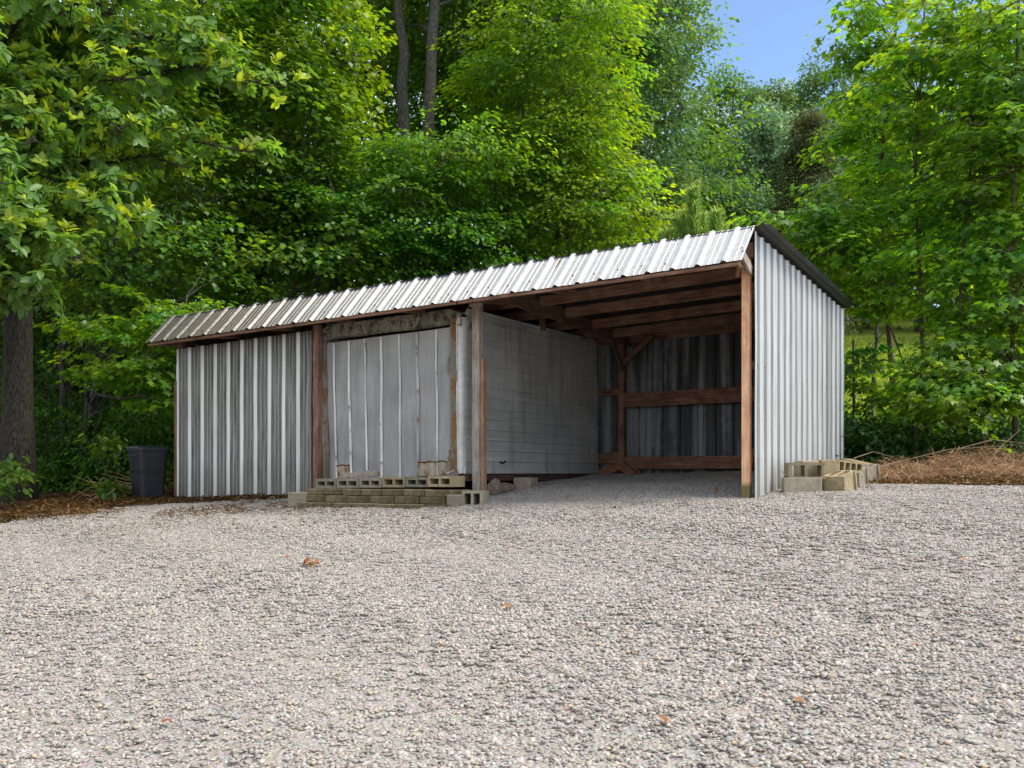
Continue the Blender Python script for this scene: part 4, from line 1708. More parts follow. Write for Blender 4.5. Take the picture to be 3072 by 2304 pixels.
# --- big-leaved magnolia hanging in from the left
def magnolia():
    rg = np.random.default_rng(5)
    bx, by = -10.4, 16.4
    bz = Hs(bx, by) - .1
    root = empty('magnolia_tree', (bx, by, bz))
    tag(root, 'big-leaved tree whose long boughs hang over the left end of the shed', 'tree')
    off = np.array([bx, by, bz])
    b = MB()
    path = wobble_path((bx, by, bz), (-9.6, 16.2, 10.5), 9, .012, rg)
    b.tube([p - off for p in path], [.24 - .018 * k for k in range(10)], 9)
    b.build('trunk', M['bark_oak'], root, smooth=True)
    # boughs: start height on the trunk, end point; foliage sits along the outer half
    b = MB()
    boughs = []
    ends = [(-5.6, 13.3, 3.05), (-6.2, 13.2, 2.7), (-5.9, 13.7, 3.3), (-6.6, 13.0, 3.2), (-6.5, 12.8, 3.9), (-5.3, 13.5, 3.6), (-6.9, 14.4, 3.0), (-4.0, 15.8, 5.2), (-4.6, 15.2, 6.6), (-5.6, 14.8, 4.4), (-6.3, 14.0, 3.9), (-6.2, 13.4, 4.6), (-5.4, 14.2, 5.0), (-5.9, 13.8, 6.3), (-6.7, 12.9, 5.6), (-5.2, 14.6, 5.9), (-3.6, 15.2, 6.0), (-4.9, 15.6, 4.9), (-4.3, 15.5, 7.6), (-6.4, 14.2, 4.3), (-7.0, 13.2, 3.6), (-6.0, 13.6, 3.5), (-6.6, 13.6, 5.2),
            (-5.0, 15.0, 8.2), (-6.2, 14.2, 7.2), (-7.3, 13.6, 6.4), (-3.9, 15.6, 9.2), (-5.7, 14.8, 9.4), (-7.2, 13.8, 8.4), (-7.6, 13.0, 4.6), (-6.9, 14.8, 6.0), (-5.9, 15.4, 6.6),
            (-7.0, 13.6, 7.4), (-7.6, 14.2, 9.6), (-6.3, 15, 8.6), (-4.9, 16.4, 6.9), (-6.9, 12.7, 2.9), (-5.6, 15.2, 3.9), (-8.0, 15, 5), (-7.6, 15.4, 3.4), (-6.0, 16.2, 5.3)]
    tips = []
    tp = np.array(path)
    for e in ends:
        e = np.array(e, float)
        j = int(np.clip(np.searchsorted(tp[:, 2], e[2] - .8), 1, 9))
        pts = wobble_path(tp[j], e, 8, .03, rg)
        L = np.linalg.norm(e - tp[j])
        for q_, pt in enumerate(pts): pt[2] += math.sin(q_ / 8 * math.pi) * .10 * L
        b.tube([p - off for p in pts], [.055 - .0056 * k for k in range(9)], 6)
        for q_ in range(2, 9):
            nb = 13 if q_ > 3 else 7
            for _ in range(nb):
                d = rg.normal(0, 1, 3)
                d[2] = abs(d[2]) * .30 - .05
                d /= np.linalg.norm(d)
                ln = rg.uniform(.25, .85) * (1 - .04 * q_)
                a0 = pts[q_] + (pts[q_ - 1] - pts[q_]) * rg.uniform(0, 1)
                tpt = a0 + d * ln
                tips.append((tpt, d))
                b.tube([a0 - off, (a0 + tpt) / 2 + np.array([0, 0, -.03]) - off, tpt - off], [.012, .008, .005], 4, False)
                if rg.uniform() < .75:
                    d2 = norm((d + rg.normal(0, .6, 3))[None])[0]
                    t2 = tpt + d2 * .28
                    tips.append((t2, d2))
    b.build('branches', M['bark_oak'], root)
    # rosettes
    P, A, N_, S, T_ = [], [], [], [], []
    for (tpt, d) in tips:
        nl = rg.integers(7, 12)
        young = rg.uniform() < .26
        br = rg.uniform(.7, 1.25)
        d = np.array(d)
        d_up = norm((d * .6 + np.array([0, 0, .55]))[None])[0]
        u_ = norm(np.cross(d_up, rg.normal(0, 1, 3))[None])[0]
        v_ = np.cross(d_up, u_)
        for k in range(nl):
            an = k * 2.4 + rg.uniform(-.3, .3)
            el = rg.uniform(-.35, .75) if not young else rg.uniform(0, 1.3)
            ax = (u_ * math.cos(an) + v_ * math.sin(an)) + d_up * el
            ax[2] -= .35 if not young else 0
            P.append(tpt - d * rg.uniform(0, .14))
            A.append(ax)
            N_.append(d_up + rg.normal(0, .25, 3))
            S.append(rg.uniform(.12, .22) * (.85 if young else 1))
            t = np.array([1, 1, 1]) * br * rg.uniform(.85, 1.15)
            if young: t = t * np.array([2.6, 1.75, .9]) * rg.uniform(.7, 1.1)
            T_.append(t)
    P, A, N_, S, T_ = map(np.array, (P, A, N_, S, T_))
    k = in_view(P, .8)
    P, A, N_, S, T_ = P[k], A[k], N_[k], S[k], T_[k]
    # the 260 that show largest become leaves of their own
    app = S / P[:, 1]
    order = np.argsort(-app)
    own = order[:260]
    rest = order[260:]
    V, F, TT = leaf_arrays(P[rest], A[rest], N_[rest], S[rest], 'oval', T_[rest], 1.05)
    TRI[0] += len(F)
    o = raw_mesh('crown', V - off[None], F, M['leaf_magnolia'], root, tint=TT)
    # shared leaf meshes: three shades
    tv, tf = TM['oval']
    meshes = []
    for tc_ in ((1., 1., 1.), (.8, .85, .9), (1.2, 1.1, .9), (2.3, 1.65, .8)):
        tmp = raw_mesh('leaf', tv.copy(), tf, M['leaf_magnolia'], None, tint=np.repeat(np.array([tc_]), len(tf), 0))
        meshes.append(tmp.data)
        bpy.data.objects.remove(tmp)
    y = norm(A[own])
    z = norm(N_[own] - (N_[own] * y).sum(1, keepdims=True) * y)
    x = np.cross(y, z)
    for q_, i_ in enumerate(own):
        hot = T_[i_][0] > T_[i_][1] * 1.2
        me = meshes[3] if hot else meshes[int(np.clip((T_[i_][1] - .6) / .3, 0, 2))]
        lo = bpy.data.objects.new('leaf', me)
        s_ = S[i_]
        pp = P[i_] - off
        lo.matrix_world = Matrix(((x[q_][0] * s_, y[q_][0] * s_, z[q_][0] * s_, pp[0]), (x[q_][1] * s_, y[q_][1] * s_, z[q_][1] * s_, pp[1]), (x[q_][2] * s_, y[q_][2] * s_, z[q_][2] * s_, pp[2]), (0, 0, 0, 1)))
        lo.parent = root
        COL.objects.link(lo)
    print('magnolia leaves', len(P))


magnolia()

# oak trunk at the far left edge
tree('oak_tree', 'thick straight ridged trunk at the far left edge of the woods', 'tree', (-8.2, 17.0), (-8.15, 17.2, 11), .23,
     [dict(c=(-8.0, 18.5, 9.0), rad=(3.2, 2.5, 3.5), n=120, pr=.9, per=110, size=.14)], 'leaf_oak', 21, 'bark_oak', sides=16, limbs=6, tr_end=.85, trunk_pts=[np.array((-8.2 + .004 * k_, 17.0, .2 + 1.1 * k_)) for k_ in range(11)])
# maple with low bough behind the bin
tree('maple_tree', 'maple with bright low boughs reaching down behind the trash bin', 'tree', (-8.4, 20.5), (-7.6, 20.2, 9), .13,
     [dict(c=(-6.5, 18.2, 2.55), rad=(1.4, .7, 1.1), n=44, pr=.55, per=85, size=.13, kind='maple', flat=.12, up=1.0, jit=.4, tip=.12, tint=(1.35, 1.35, 1.0)),  # low bough tinted brighter, in place of light that does not reach it
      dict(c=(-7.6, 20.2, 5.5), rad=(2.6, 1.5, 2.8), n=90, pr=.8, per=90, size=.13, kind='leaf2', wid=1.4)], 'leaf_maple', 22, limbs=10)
# bright maple between magnolia and the middle trees
tree('maple_tree', 'tall yellow-green maple between the overhanging boughs and the twin trunks', 'tree', (-5.6, 22.5), (-5.2, 22.8, 12.5), .17,
     [dict(c=(-5.4, 22.0, 9.2), rad=(2.2, 2.0, 4.6), n=230, pr=.85, per=110, size=.14, kind='leaf2', wid=1.5, flat=.18, up=1.0, tip=.10, tint=(1.15, 1.1, .8)),
      dict(c=(-4.6, 21.4, 4.6), rad=(2.0, 1.2, 1.6), n=60, pr=.8, per=90, size=.13, kind='leaf2', wid=1.5)], 'leaf_maple', 23, limbs=12)

# the two tall bare-stemmed trees
def stem(px_list, Yd):
    return [PX(px, py, Yd) for px, py in px_list]


tree('tall_oak_tree', 'tall tree with crooked dark trunk, left one of the pair above the roof', 'tree', (-2.55, 26.0), None, .21,
     [dict(c=(-3.2, 27.2, 15.0), rad=(3.6, 2.6, 3.4), n=150, pr=1.0, per=100, size=.15)], 'leaf_oak', 24, 'bark_gray',
     trunk_pts=[np.array(PX(px, py, 26.0)) for px, py in ((1228, 1330), (1230, 1100), (1222, 900), (1215, 700), (1222, 520), (1212, 380), (1206, 250), (1214, 160), (1198, 60), (1190, -60), (1200, -200))], limbs=8, tr_end=.45)
tree('tall_oak_tree', 'tall tree with straight pale grey trunk, right one of the pair above the roof', 'tree', (-2.0, 25.4), None, .19,
     [dict(c=(-1.2, 26.8, 15.0), rad=(3.6, 2.6, 3.4), n=150, pr=1.0, per=100, size=.15)], 'leaf_oak', 25, 'bark_gray',
     trunk_pts=[np.array(PX(px, py, 25.4)) for px, py in ((1262, 1330), (1262, 1100), (1268, 900), (1264, 700), (1276, 520), (1284, 380), (1292, 250), (1296, 120), (1304, 20), (1312, -90), (1316, -220))], limbs=8, tr_end=.55)
# middle broadleaf trees whose sprays hang behind the roof
tree('broadleaf_tree', 'broad tree with layered dark green sprays right behind the middle of the roof', 'tree', (-2.6, 22.6), (-2.3, 22.9, 7.5), .16,
     [dict(c=(-2.6, 22.2, 5.6), rad=(2.6, 1.5, 2.1), n=95, pr=.95, per=150, size=.13, flat=.09, droop=.5, up=1.0, tint=(.8, 1.0, .9)),
      dict(c=(-1.4, 21.8, 6.9), rad=(1.9, 1.2, .9), n=36, pr=.8, per=110, size=.13, flat=.12, up=1.1, tip=.2, tint=(1.15, 1.15, .9))], 'leaf_oak', 26, limbs=14)
tree('broadleaf_tree', 'large tree with a bright yellow-green crown reaching down to the right half of the roof', 'tree', (.6, 24.2), (.4, 24.6, 12.0), .2,
     [dict(c=(1.0, 23.6, 9.6), rad=(1.75, 2.0, 3.2), n=125, pr=1.0, per=165, size=.13, flat=.10, droop=.5, tip=.16, tint=(1.1, 1.1, .85)),
      dict(c=(1.3, 23.0, 6.1), rad=(1.8, 1.5, 2.4), n=115, pr=.85, per=155, size=.12, flat=.12, droop=.5, tip=.25, tint=(1.25, 1.15, .75)),
      dict(c=(-.6, 22.6, 4.8), rad=(1.8, 1.2, 1.6), n=52, pr=.85, per=150, size=.12, flat=.10, droop=.5, tip=.1)], 'leaf_oak', 27, limbs=16)
tree('broadleaf_tree', 'dark tree standing behind the bright crown, with a bare limb showing', 'tree', (-.6, 29.0), (-.2, 29.4, 15), .24,
     [dict(c=(0.0, 29.0, 12.5), rad=(3.6, 2.6, 4.6), n=230, pr=1.1, per=100, size=.17, tint=(.9, 1, .9))], 'leaf_oak', 28, limbs=12)
tree('broadleaf_tree', 'tall slender tree with blue-green rounded leaf clumps, left of the gap of sky', 'tree', (3.6, 31.0), (3.5, 31.2, 15.5), .22,
     [dict(c=(3.5, 30.8, 11.2), rad=(1.9, 2.0, 5.6), n=240, pr=.8, per=105, size=.15, flat=.4, up=.5, droop=.2, tint=(.95, 1.0, 1.0)),
      dict(c=(2.6, 28.5, 6.6), rad=(2.4, 1.6, 2.6), n=90, pr=.8, per=100, size=.14, flat=.35, tint=(.85, 1.0, .95))], 'leaf_far', 29, limbs=12)
# deep woods behind, on the slope
FORG = 'trees deep in the woods behind the shed'
k = 0
labs = ['leftmost dark tree deep in the woods behind the big trunk', 'dark tree deep in the woods behind the low maple bough', 'dark tree deep in the woods over the left end of the roof', 'dark tree deep in the woods left of the twin trunks',
        'dark tree deep in the woods just behind the twin trunks', 'dark tree deep in the woods right of the twin trunks', 'dark tree deep in the woods behind the bright crown']
for (x_, y_, rr, hh) in ((-14.5, 27, 3.6, 9), (-11.0, 25.5, 3.4, 8.5), (-8.2, 28, 3.6, 10), (-5.8, 31, 3.6, 12), (-2.2, 33, 3.8, 13), (1.5, 34.5, 3.6, 13.5), (4.8, 36, 3.2, 12)):
    zb = Hs(x_, y_)
    tree('woodland_tree', labs[k], 'tree', (x_, y_), (x_ + .3, y_, zb + hh + 3), .2,
         [dict(c=(x_, y_, zb + hh * .62), rad=(rr, 2.2, hh * .62), n=190, pr=1.25, per=62, size=.20, var=.3, tint=(.75, .85, .8))], 'leaf_oak', 60 + k, 'bark_gray', FORG, 6, True, 6)
    k += 1
# dark stems among the understory
SG = 'bare stems in the shade of the woods'
slab = ['dark bare stem seen left of the twin trunks above the roof', 'thin dark stem in the shade behind the bin', 'dark stem in the shade between the big trunk and the bin', 'slim dark stem behind the left end of the roof', 'thin dark stem just right of the metal side wall', 'dark leaning stem against the meadow between the saplings', 'dark stem before the bright meadow, left of the tallest sapling']
for k, (px, Yd, r_, top) in enumerate(((1076, 24.0, .13, 480), (250, 19.5, .05, 900), (190, 21.5, .09, 700), (640, 23.5, .07, 600), (2548, 17.5, .035, 1000), (2840, 18.5, .05, 850), (2610, 20.5, .06, 900))):
    p0 = PX(px, 1300, Yd)
    rg = np.random.default_rng(k + 400)
    zb = Hs(p0.x, p0.y)
    e = empty('tree_stem', (p0.x, p0.y, zb - .1))
    tag(e, slab[k], 'tree stem', SG)
    tp_ = PX(px + 12, top, Yd)
    pts = wobble_path((0, 0, 0), (tp_.x - p0.x, 0, tp_.z - zb), 8, .01, rg)
    b = MB()
    b.tube(pts, [r_ * (1 - .06 * q_) for q_ in range(9)], 8)
    b.build('trunk', M['bark_gray'], e, smooth=True)
    b = MB()
    for _ in range(5):
        a0 = pts[rg.integers(3, 8)]
        e1 = a0 + np.array([rg.uniform(-1.4, 1.4), rg.uniform(-.5, .5), rg.uniform(0, .8)])
        b.tube(wobble_path(a0, e1, 4, .06, rg), [r_ * .3, r_ * .25, r_ * .2, r_ * .12, r_ * .05], 5)
    b.build('branches', M['bark_gray'], e)

# far hill trees under the gap of sky
FG = 'far trees on the hill to the right'
far = [(2200, 235, 52, 2.6, 'leaf_far', (.9, 1, .9), 'dark green far tree at the left foot of the sky gap'),
       (2290, 250, 56, 2.8, 'leaf_far', (1, 1.05, .85), 'far tree with olive top in the middle of the skyline'),
       (2400, 205, 60, 3.0, 'leaf_far', (1.05, 1.05, .8), 'tallest far tree on the skyline, right of the sky gap'),
       (2500, 215, 58, 3.0, 'leaf_far', (.95, 1, .9), 'far skyline tree just left of the tall sapling'),
       (2290, 380, 46, 2.5, 'leaf_pale', (.9, 1, .95), 'pale silvery-green round tree below the far skyline'),
       (2420, 400, 47, 2.1, 'leaf_pale', (.85, .95, .9), 'smaller silvery-green tree beside the brown cedar'),
       (2200, 560, 42, 2.2, 'leaf_far', (.7, .85, .8), 'dark tree low behind the young pine'),
       (2340, 640, 40, 2.2, 'leaf_far', (.7, .85, .8), 'dark leafy tree above the right end of the roof'),
       (2600, 300, 50, 2.6, 'leaf_far', (.9, 1, .9), 'far tree half hidden behind the tall sapling'),
       (2760, 260, 48, 3.0, 'leaf_far', (.85, .95, .85), 'far tree behind the right-hand saplings'),
       (2950, 200, 48, 3.2, 'leaf_far', (.85, .95, .85), 'far tree in the top right corner'),
       (3080, 330, 42, 3.0, 'leaf_far', (.85, .95, .85), 'far tree at the right edge of the picture')]
for k, (px, py, Yd, rr, lf, tn, lab) in enumerate(far):
    top = PX(px, py, Yd)
    zb = Hs(top.x, top.y)
    hgt = top.z - zb
    tree('hill_tree', lab, 'tree', (top.x, top.y), (top.x, top.y, top.z - .8), .18,
         [dict(c=(top.x, top.y, zb + hgt * .64), rad=(rr, rr * .8, hgt * .44), n=110, pr=.85, per=150, size=.20, flat=.55, up=.9, droop=.6, tint=tn, var=.2, tip=.05, tipc=(1.4, 1.3, 1))], lf, 500 + k, 'bark_gray', FG, 6, True, 7)


# cedar: brown-green, feathery cone
def cedar():
    rg = np.random.default_rng(77)
    Yd = 38.0
    top = PX(2435, 325, Yd)
    zb = Hs(top.x, top.y)
    root = empty('cedar_tree', (top.x, top.y, zb))
    tag(root, 'dark brownish-green cedar between the silvery trees and the tall sapling', 'tree')
    b = MB()
    b.tube([(0, 0, -.1), (0, 0, top.z - zb)], [.2, .03], 7)
    b.build('trunk', M['bark_thin'], root)
    pads = []
    h = top.z - zb
    for _ in range(420):
        t = rg.uniform(.06, 1) ** .8
        r = (1 - t) * 1.9 + .35
        a = rg.uniform(0, 6.28)
        rr = r * math.sqrt(rg.uniform(.25, 1))
        pads.append((top.x + rr * math.cos(a) - .7 * (1 - t), top.y + rr * math.sin(a), zb + t * h * .98 - .1))
    V, F, T_ = pad_crown(rg, np.array(pads), .5 * rg.uniform(.7, 1.2, 420), 60, .14, np.array([top.x, top.y, zb + 3]), flat=.5, up=.4, droop=.1, wid=.6, tip=.03, tint=(1.05, 1., .9), hue=.15)
    TRI[0] += len(F)
    raw_mesh('crown', V - np.array([top.x, top.y, zb])[None], F, M['needle_cedar'], root, tint=T_)


cedar()


# young pine: tufts of long needles on upright candles
def pine():
    rg = np.random.default_rng(78)
    Yd = 20.5
    base = PX(2085, 1300, Yd)
    zb = Hs(base.x, base.y)
    root = empty('young_pine', (base.x, base.y, zb - .05))
    tag(root, 'young pine with long upright needles rising behind the roof ridge', 'pine')
    off = np.array([base.x, base.y, zb - .05])
    b = MB()
    V_, F_, T_ = [], [], []
    tips = [((2082, 575), (2085, 1250)), ((2150, 640), (2088, 1000)), ((2035, 660), (2088, 1000)), ((2110, 655), (2088, 900)), ((1995, 700), (2086, 1050)), ((2168, 690), (2090, 1080)), ((2060, 640), (2085, 880)), ((2130, 720), (2085, 980)), ((2010, 730), (2085, 1000))]
    P, A, S, T2 = [], [], [], []
    for k, (tp_, bp) in enumerate(tips):
        t3 = np.array(PX(*tp_, Yd + rg.uniform(-.4, .4)))
        b3 = np.array(PX(*bp, Yd))
        mid = (t3 + b3) / 2 + np.array([(t3 - b3)[0] * .35, 0, -.1])
        b.tube([b3 - off, mid - off, t3 - off], [.03, .022, .008], 6)
        L = np.linalg.norm(t3 - mid)
        d = norm((t3 - mid)[None])[0]
        nn = 1500 if k == 0 else 950
        for _ in range(nn):
            t = rg.uniform(0, 1)
            p = mid + (t3 - mid) * (1 - t * min(1, .95 / max(L, .1)))
            ax = rg.normal(0, 1, 3)
            ax -= ax.dot(d) * d
            ax = norm(ax[None])[0] * 1.0 + d * .75 + np.array([0, 0, .1])
            P.append(p)
            A.append(ax)
            S.append(rg.uniform(.14, .24))
            T2.append(np.array([1, 1, 1]) * rg.uniform(1.1, 2.6))
        # pale candle
        for c_ in range(14):
            P.append(t3 + rg.normal(0, .01, 3))
            A.append(d + rg.normal(0, .06, 3))
            S.append(.2)
            T2.append(np.array([2.6, 1.9, 1.5]))
    P, A, S, T2 = map(np.array, (P, A, S, T2))
    V, F, TT = leaf_arrays(P, A, rg.normal(0, 1, P.shape) + np.array([0, -1, .8]), S, 'leaf2', T2, .10)
    TRI[0] += len(F)
    b.build('trunk', M['bark_thin'], root)
    raw_mesh('needles', V - off[None], F, M['needle_pine'], root, tint=TT)


pine()

# saplings on the right
SAPG = 'maple saplings right of the shed'
saps = [
    # (trunk px path, depth, radius, crowns, label)
    ([(2690, 1330), (2676, 1120), (2660, 900), (2648, 700), (2640, 560), (2650, 420), (2668, 280), (2684, 130), (2690, 20), (2695, -150)], 18.0, .05,
     [((2640, 420), (1.25, .8, 1.2), 26), ((2560, 400), (.6, .5, .5), 9), ((2560, 140), (.5, .5, .5), 7), ((2690, 200), (.9, .7, .9), 15), ((2620, 20), (.8, .6, .4), 10), ((2690, 650), (1.1, .8, 1.0), 24), ((2560, 800), (.9, .7, .7), 22)], 'tallest sapling, its thin reddish stem rising to the top of the picture'),
    ([(2780, 1340), (2770, 1100), (2762, 900), (2752, 700), (2745, 500), (2760, 300), (2770, 100), (2778, -60)], 16.5, .035,
     [((2780, 520), (1.0, .8, 1.1), 30), ((2800, 250), (1.1, .8, 1.1), 30), ((2740, 780), (1.0, .8, .6), 18), ((2850, 60), (1.1, .8, .8), 20)], 'second sapling with a dark straight stem, right of the tallest one'),
    ([(2900, 1340), (2890, 1100), (2880, 850), (2905, 600), (2920, 350), (2940, 100), (2945, -60)], 15.6, .03,
     [((2910, 700), (1.0, .7, 1.0), 30), ((2960, 420), (1.1, .8, 1.2), 32), ((2980, 150), (1.1, .8, 1.0), 28), ((2880, 950), (.8, .7, .4), 12)], 'third sapling with glossy leaves in front of the far trees'),
    ([(3050, 1340), (3040, 1100), (3030, 800), (3045, 500), (3050, 200), (3055, -60)], 15.0, .035,
     [((3050, 850), (.9, .7, 1.0), 30), ((3060, 500), (1.0, .7, 1.1), 30), ((3060, 180), (1.0, .7, 1.0), 26), ((3000, 1080), (.9, .6, .6), 20)], 'sapling cut by the right edge of the picture'),
    ([(2730, 1330), (2715, 1100), (2640, 900), (2520, 760), (2420, 680)], 16.8, .018,
     [((2420, 690), (.95, .7, .45), 22), ((2520, 760), (.8, .6, .5), 18), ((2480, 620), (.7, .6, .35), 12), ((2640, 900), (.6, .5, .4), 12), ((2590, 1110), (.45, .4, .5), 8), ((2700, 1190), (.7, .4, .4), 14)], 'leaning sapling whose pale leaves reach over the back end of the roof'),
    ([(2745, 1345), (2750, 1180), (2770, 1100)], 15.2, .02,
     [((2800, 1130), (.6, .5, .45), 18)], 'short bushy sapling between the block pile and the brush heap'),
    ([(2960, 1350), (2950, 1250), (2940, 1120)], 14.6, .02,
     [((2950, 1160), (.9, .5, .5), 30), ((2860, 1180), (.6, .5, .4), 16)], 'low leafy sapling behind the brush pile'),
]
for k, (tp_, Yd, r_, crs, lab) in enumerate(saps):
    cr = []
    for q_, ((px, py), rad, n) in enumerate(crs):
        c = PX(px, py, Yd)
        cr.append(dict(c=tuple(c), rad=rad, n=n, pr=.46, per=58, size=.135 if k < 4 else .12, kind='maple', flat=.16, droop=.3, up=1.0, jit=.5, tip=.22,
                       tint=(1.1, 1.1, .9) if q_ % 2 else (.85, .95, .9), tipc=(1.9, 1.6, .7), shell=.2, var=.35, sv=.4))
    pts = [np.array(PX(px, py, Yd)) for px, py in tp_]
    tree('maple_sapling', lab, 'sapling', (pts[0][0], pts[0][1]), None, r_, cr, 'leaf_sapling', 700 + k, 'bark_thin', SAPG, 6, True, 8, trunk_pts=pts, limb_r=.4, tr_end=.4)


# shrubs and undergrowth: dark leafy mass along both edges of the yard
def undergrowth(name, label, regions, seed, leaf='leaf_under'):
    rg = np.random.default_rng(seed)
    lst = []
    for (x0, x1, y0, y1, h0, h1, n, tn) in regions:
        X_ = rg.uniform(x0, x1, n)
        Y_ = rg.uniform(y0, y1, n)
        Z_ = H(X_, Y_) + rg.uniform(h0, h1, n) * rg.uniform(.2, 1, n)
        pads = np.stack([X_, Y_, Z_], 1)
        lst.append(pad_crown(rg, pads, rg.uniform(.3, .6, n), 55, .10, np.array([(x0 + x1) / 2, (y0 + y1) / 2, -1]), flat=.3, tint=tn, tip=.06, var=.35))
    V, F, T_ = join_arrays(lst)
    TRI[0] += len(F)
    o = raw_mesh(name, V, F, M[leaf], None, tint=T_)
    tag(o, label, 'undergrowth', kind='stuff')


undergrowth('undergrowth', 'dark leafy undergrowth at the foot of the woods left of and behind the shed',
            [(-12, -6.4, 19.2, 23, 0, 2.2, 420, (.8, .9, .7)), (-9.5, -4.5, 18.6, 20.5, 0, 1.6, 200, (1.7, 1.8, 1)), (-7.2, -4.5, 19, 22, 1.2, 3.2, 200, (1.5, 1.6, 1)), (-6, 6, 21.2, 24.5, 1.0, 3.6, 520, (1.3, 1.4, 1)), (-12, 4, 24, 28, 0, 4.5, 500, (.9, 1, 1))], 31)
undergrowth('undergrowth', 'dark leafy undergrowth behind the brush pile on the right',
            [(5.0, 9.5, 14.8, 16.8, 0, .9, 300, (.7, .8, .7)), (5.0, 10.5, 16.5, 19.5, 0, 1.2, 260, (.9, 1.0, .8)), (6, 13, 19, 24, 0, 1.2, 200, (1.6, 1.7, 1))], 32)

# individual low plants at the foot of the trunk and by the bin
PG = 'low leafy plants at the wood edge'
for k, (px, py, Yd, s_, lab) in enumerate(((330, 1330, 17.2, .32, 'leafy shoot just left of the trash bin'), (325, 1450, 16.6, .22, 'small pale-leaved plant on the leaf litter left of the bin'), (60, 1400, 15.9, .4, 'fern-like green plant at the foot of the big trunk'), (1262, 1290, 0, 0, None), (15, 1440, 15.4, .3, 'green plant at the very left edge below the trunk'))):
    if lab is None: continue
    rg = np.random.default_rng(k + 900)
    p0 = PX(px, py, Yd)
    zb = Hs(p0.x, p0.y)
    root = empty('low_plant', (p0.x, p0.y, zb))
    tag(root, lab, 'plant', PG)
    V, F, T_ = pad_crown(rg, np.array([(p0.x + rg.uniform(-s_, s_) * .7, p0.y + rg.uniform(-s_, s_) * .4, max(zb + .08, p0.z + rg.uniform(-.6, .4) * s_)) for _ in range(9)]), .2, 16, .12, np.array([p0.x, p0.y, zb]), kind='oval', tint=(.8, .8, .75), tip=.1)
    raw_mesh('leaves', V - np.array([p0.x, p0.y, zb])[None], F, M['leaf_oak'], root, tint=T_)
    b = MB()
    for _ in range(5):
        a = rg.uniform(0, 6.28)
        b.tube([(0, 0, 0), (math.cos(a) * s_ * .3, math.sin(a) * s_ * .2, .15), (math.cos(a) * s_ * .6, math.sin(a) * s_ * .3, max(.12, p0.z - zb))], [.006, .005, .003], 4)
    b.build('stems', M['twig_dark'], root)

# meadow grass on the slope to the right
rg = np.random.default_rng(41)
n = 120000
X_ = rg.uniform(2, 34, n)
Y_ = rg.uniform(20, 44, n)
lx_, ly_ = loc_np(X_, Y_)
k_ = (Y_ > 22) & (X_ > .27 * Y_)
X_, Y_ = X_[k_], Y_[k_]
P = np.stack([X_, Y_, H(X_, Y_) - .02], 1)
k_ = in_view(P)
P = P[k_]
n = len(P)
A = np.stack([rg.normal(0, .35, n), rg.normal(0, .35, n), np.ones(n)], 1)
t = np.ones((n, 3)) * rg.uniform(.7, 1.3, n)[:, None]
V, F, T_ = leaf_arrays(P, A, rg.normal(0, 1, (n, 3)), rg.uniform(.14, .38, n), 'leaf2', t, .4)
TRI[0] += len(F)
o = raw_mesh('meadow_grass', V, F, M['grass'], None, tint=T_)
tag(o, 'bright sunlit meadow grass on the slope beyond the saplings', 'grass', kind='stuff')

# the wood goes on up the slope and closes the view behind the trees one can tell apart
rg = np.random.default_rng(45)
lst = []
for (x0, x1, y0, y1, n, hh) in ((-42, 2, 36, 46, 620, 13), (-50, 6, 48, 62, 520, 15), (-24, -10, 27, 36, 260, 8), (2, 46, 60, 76, 1100, 10.5), (14, 34, 46, 58, 300, 7)):
    X_ = rg.uniform(x0, x1, n)
    Y_ = rg.uniform(y0, y1, n)
    Z_ = H(X_, Y_) + hh * rg.uniform(.0, 1, n) ** .8 * (1 + .15 * np.sin(X_ * 1.1))
    P = np.stack([X_, Y_, Z_], 1)
    P = P[in_view(P, 3)]
    lst.append(pad_crown(rg, P, rg.uniform(1.0, 1.9, len(P)), 60, .34, np.array([(x0 + x1) / 2, y1 + 10, 0]), flat=.7, up=.5, tint=(.8, .95, .85), tip=.05, var=.3))
V, F, T_ = join_arrays(lst)
TRI[0] += len(F)
o = raw_mesh('distant_woods', V, F, M['leaf_far'], None, tint=T_)
tag(o, 'dense far wood filling the slope behind all the nearer trees', 'woods', kind='stuff')


# ------------------------------------------------------------------ litter, brush, twigs, fallen leaves
def litter(name, label, X_, Y_, size, seed, lift=.01, cols=None):
    rg = np.random.default_rng(seed)
    n = len(X_)
    P = np.stack([X_, Y_, H(X_, Y_) + lift + rg.uniform(0, .02, n)], 1)
    A = np.stack([rg.normal(0, 1, n), rg.normal(0, 1, n), rg.normal(0, .25, n)], 1)
    N_ = np.stack([rg.normal(0, .4, n), rg.normal(0, .4, n), np.ones(n)], 1)
    cols = np.array(cols or [(.8, .8, .8), (.5, .5, .5), (1.2, 1.1, 1), (.35, .35, .35), (.9, 1.2, .9)])
    t = cols[rg.integers(0, len(cols), n)] * rg.uniform(.6, 1.3, n)[:, None]
    V, F, T_ = leaf_arrays(P, A, N_, rg.uniform(size * .5, size * 1.3, n), 'leaf2', t, .9)
    TRI[0] += len(F)
    o = raw_mesh(name, V, F, M['litter_leaf'], None, tint=T_)
    tag(o, label, 'leaf litter', kind='stuff')


rg = np.random.default_rng(51)
n = 30000
a = rg.uniform(-12.5, -8.6, n)
c = rg.uniform(-4.2, 3.2, n)
wobl = .35 * np.sin(c * 2.1) + .2 * np.sin(c * 5)
k_ = a < -9.15 + wobl
X_ = CX + a * CT + c * ST
Y_ = CY - a * ST + c * CT
k_ &= (np.abs(X_) < .6 * Y_)
X_, Y_ = X_[k_], Y_[k_]
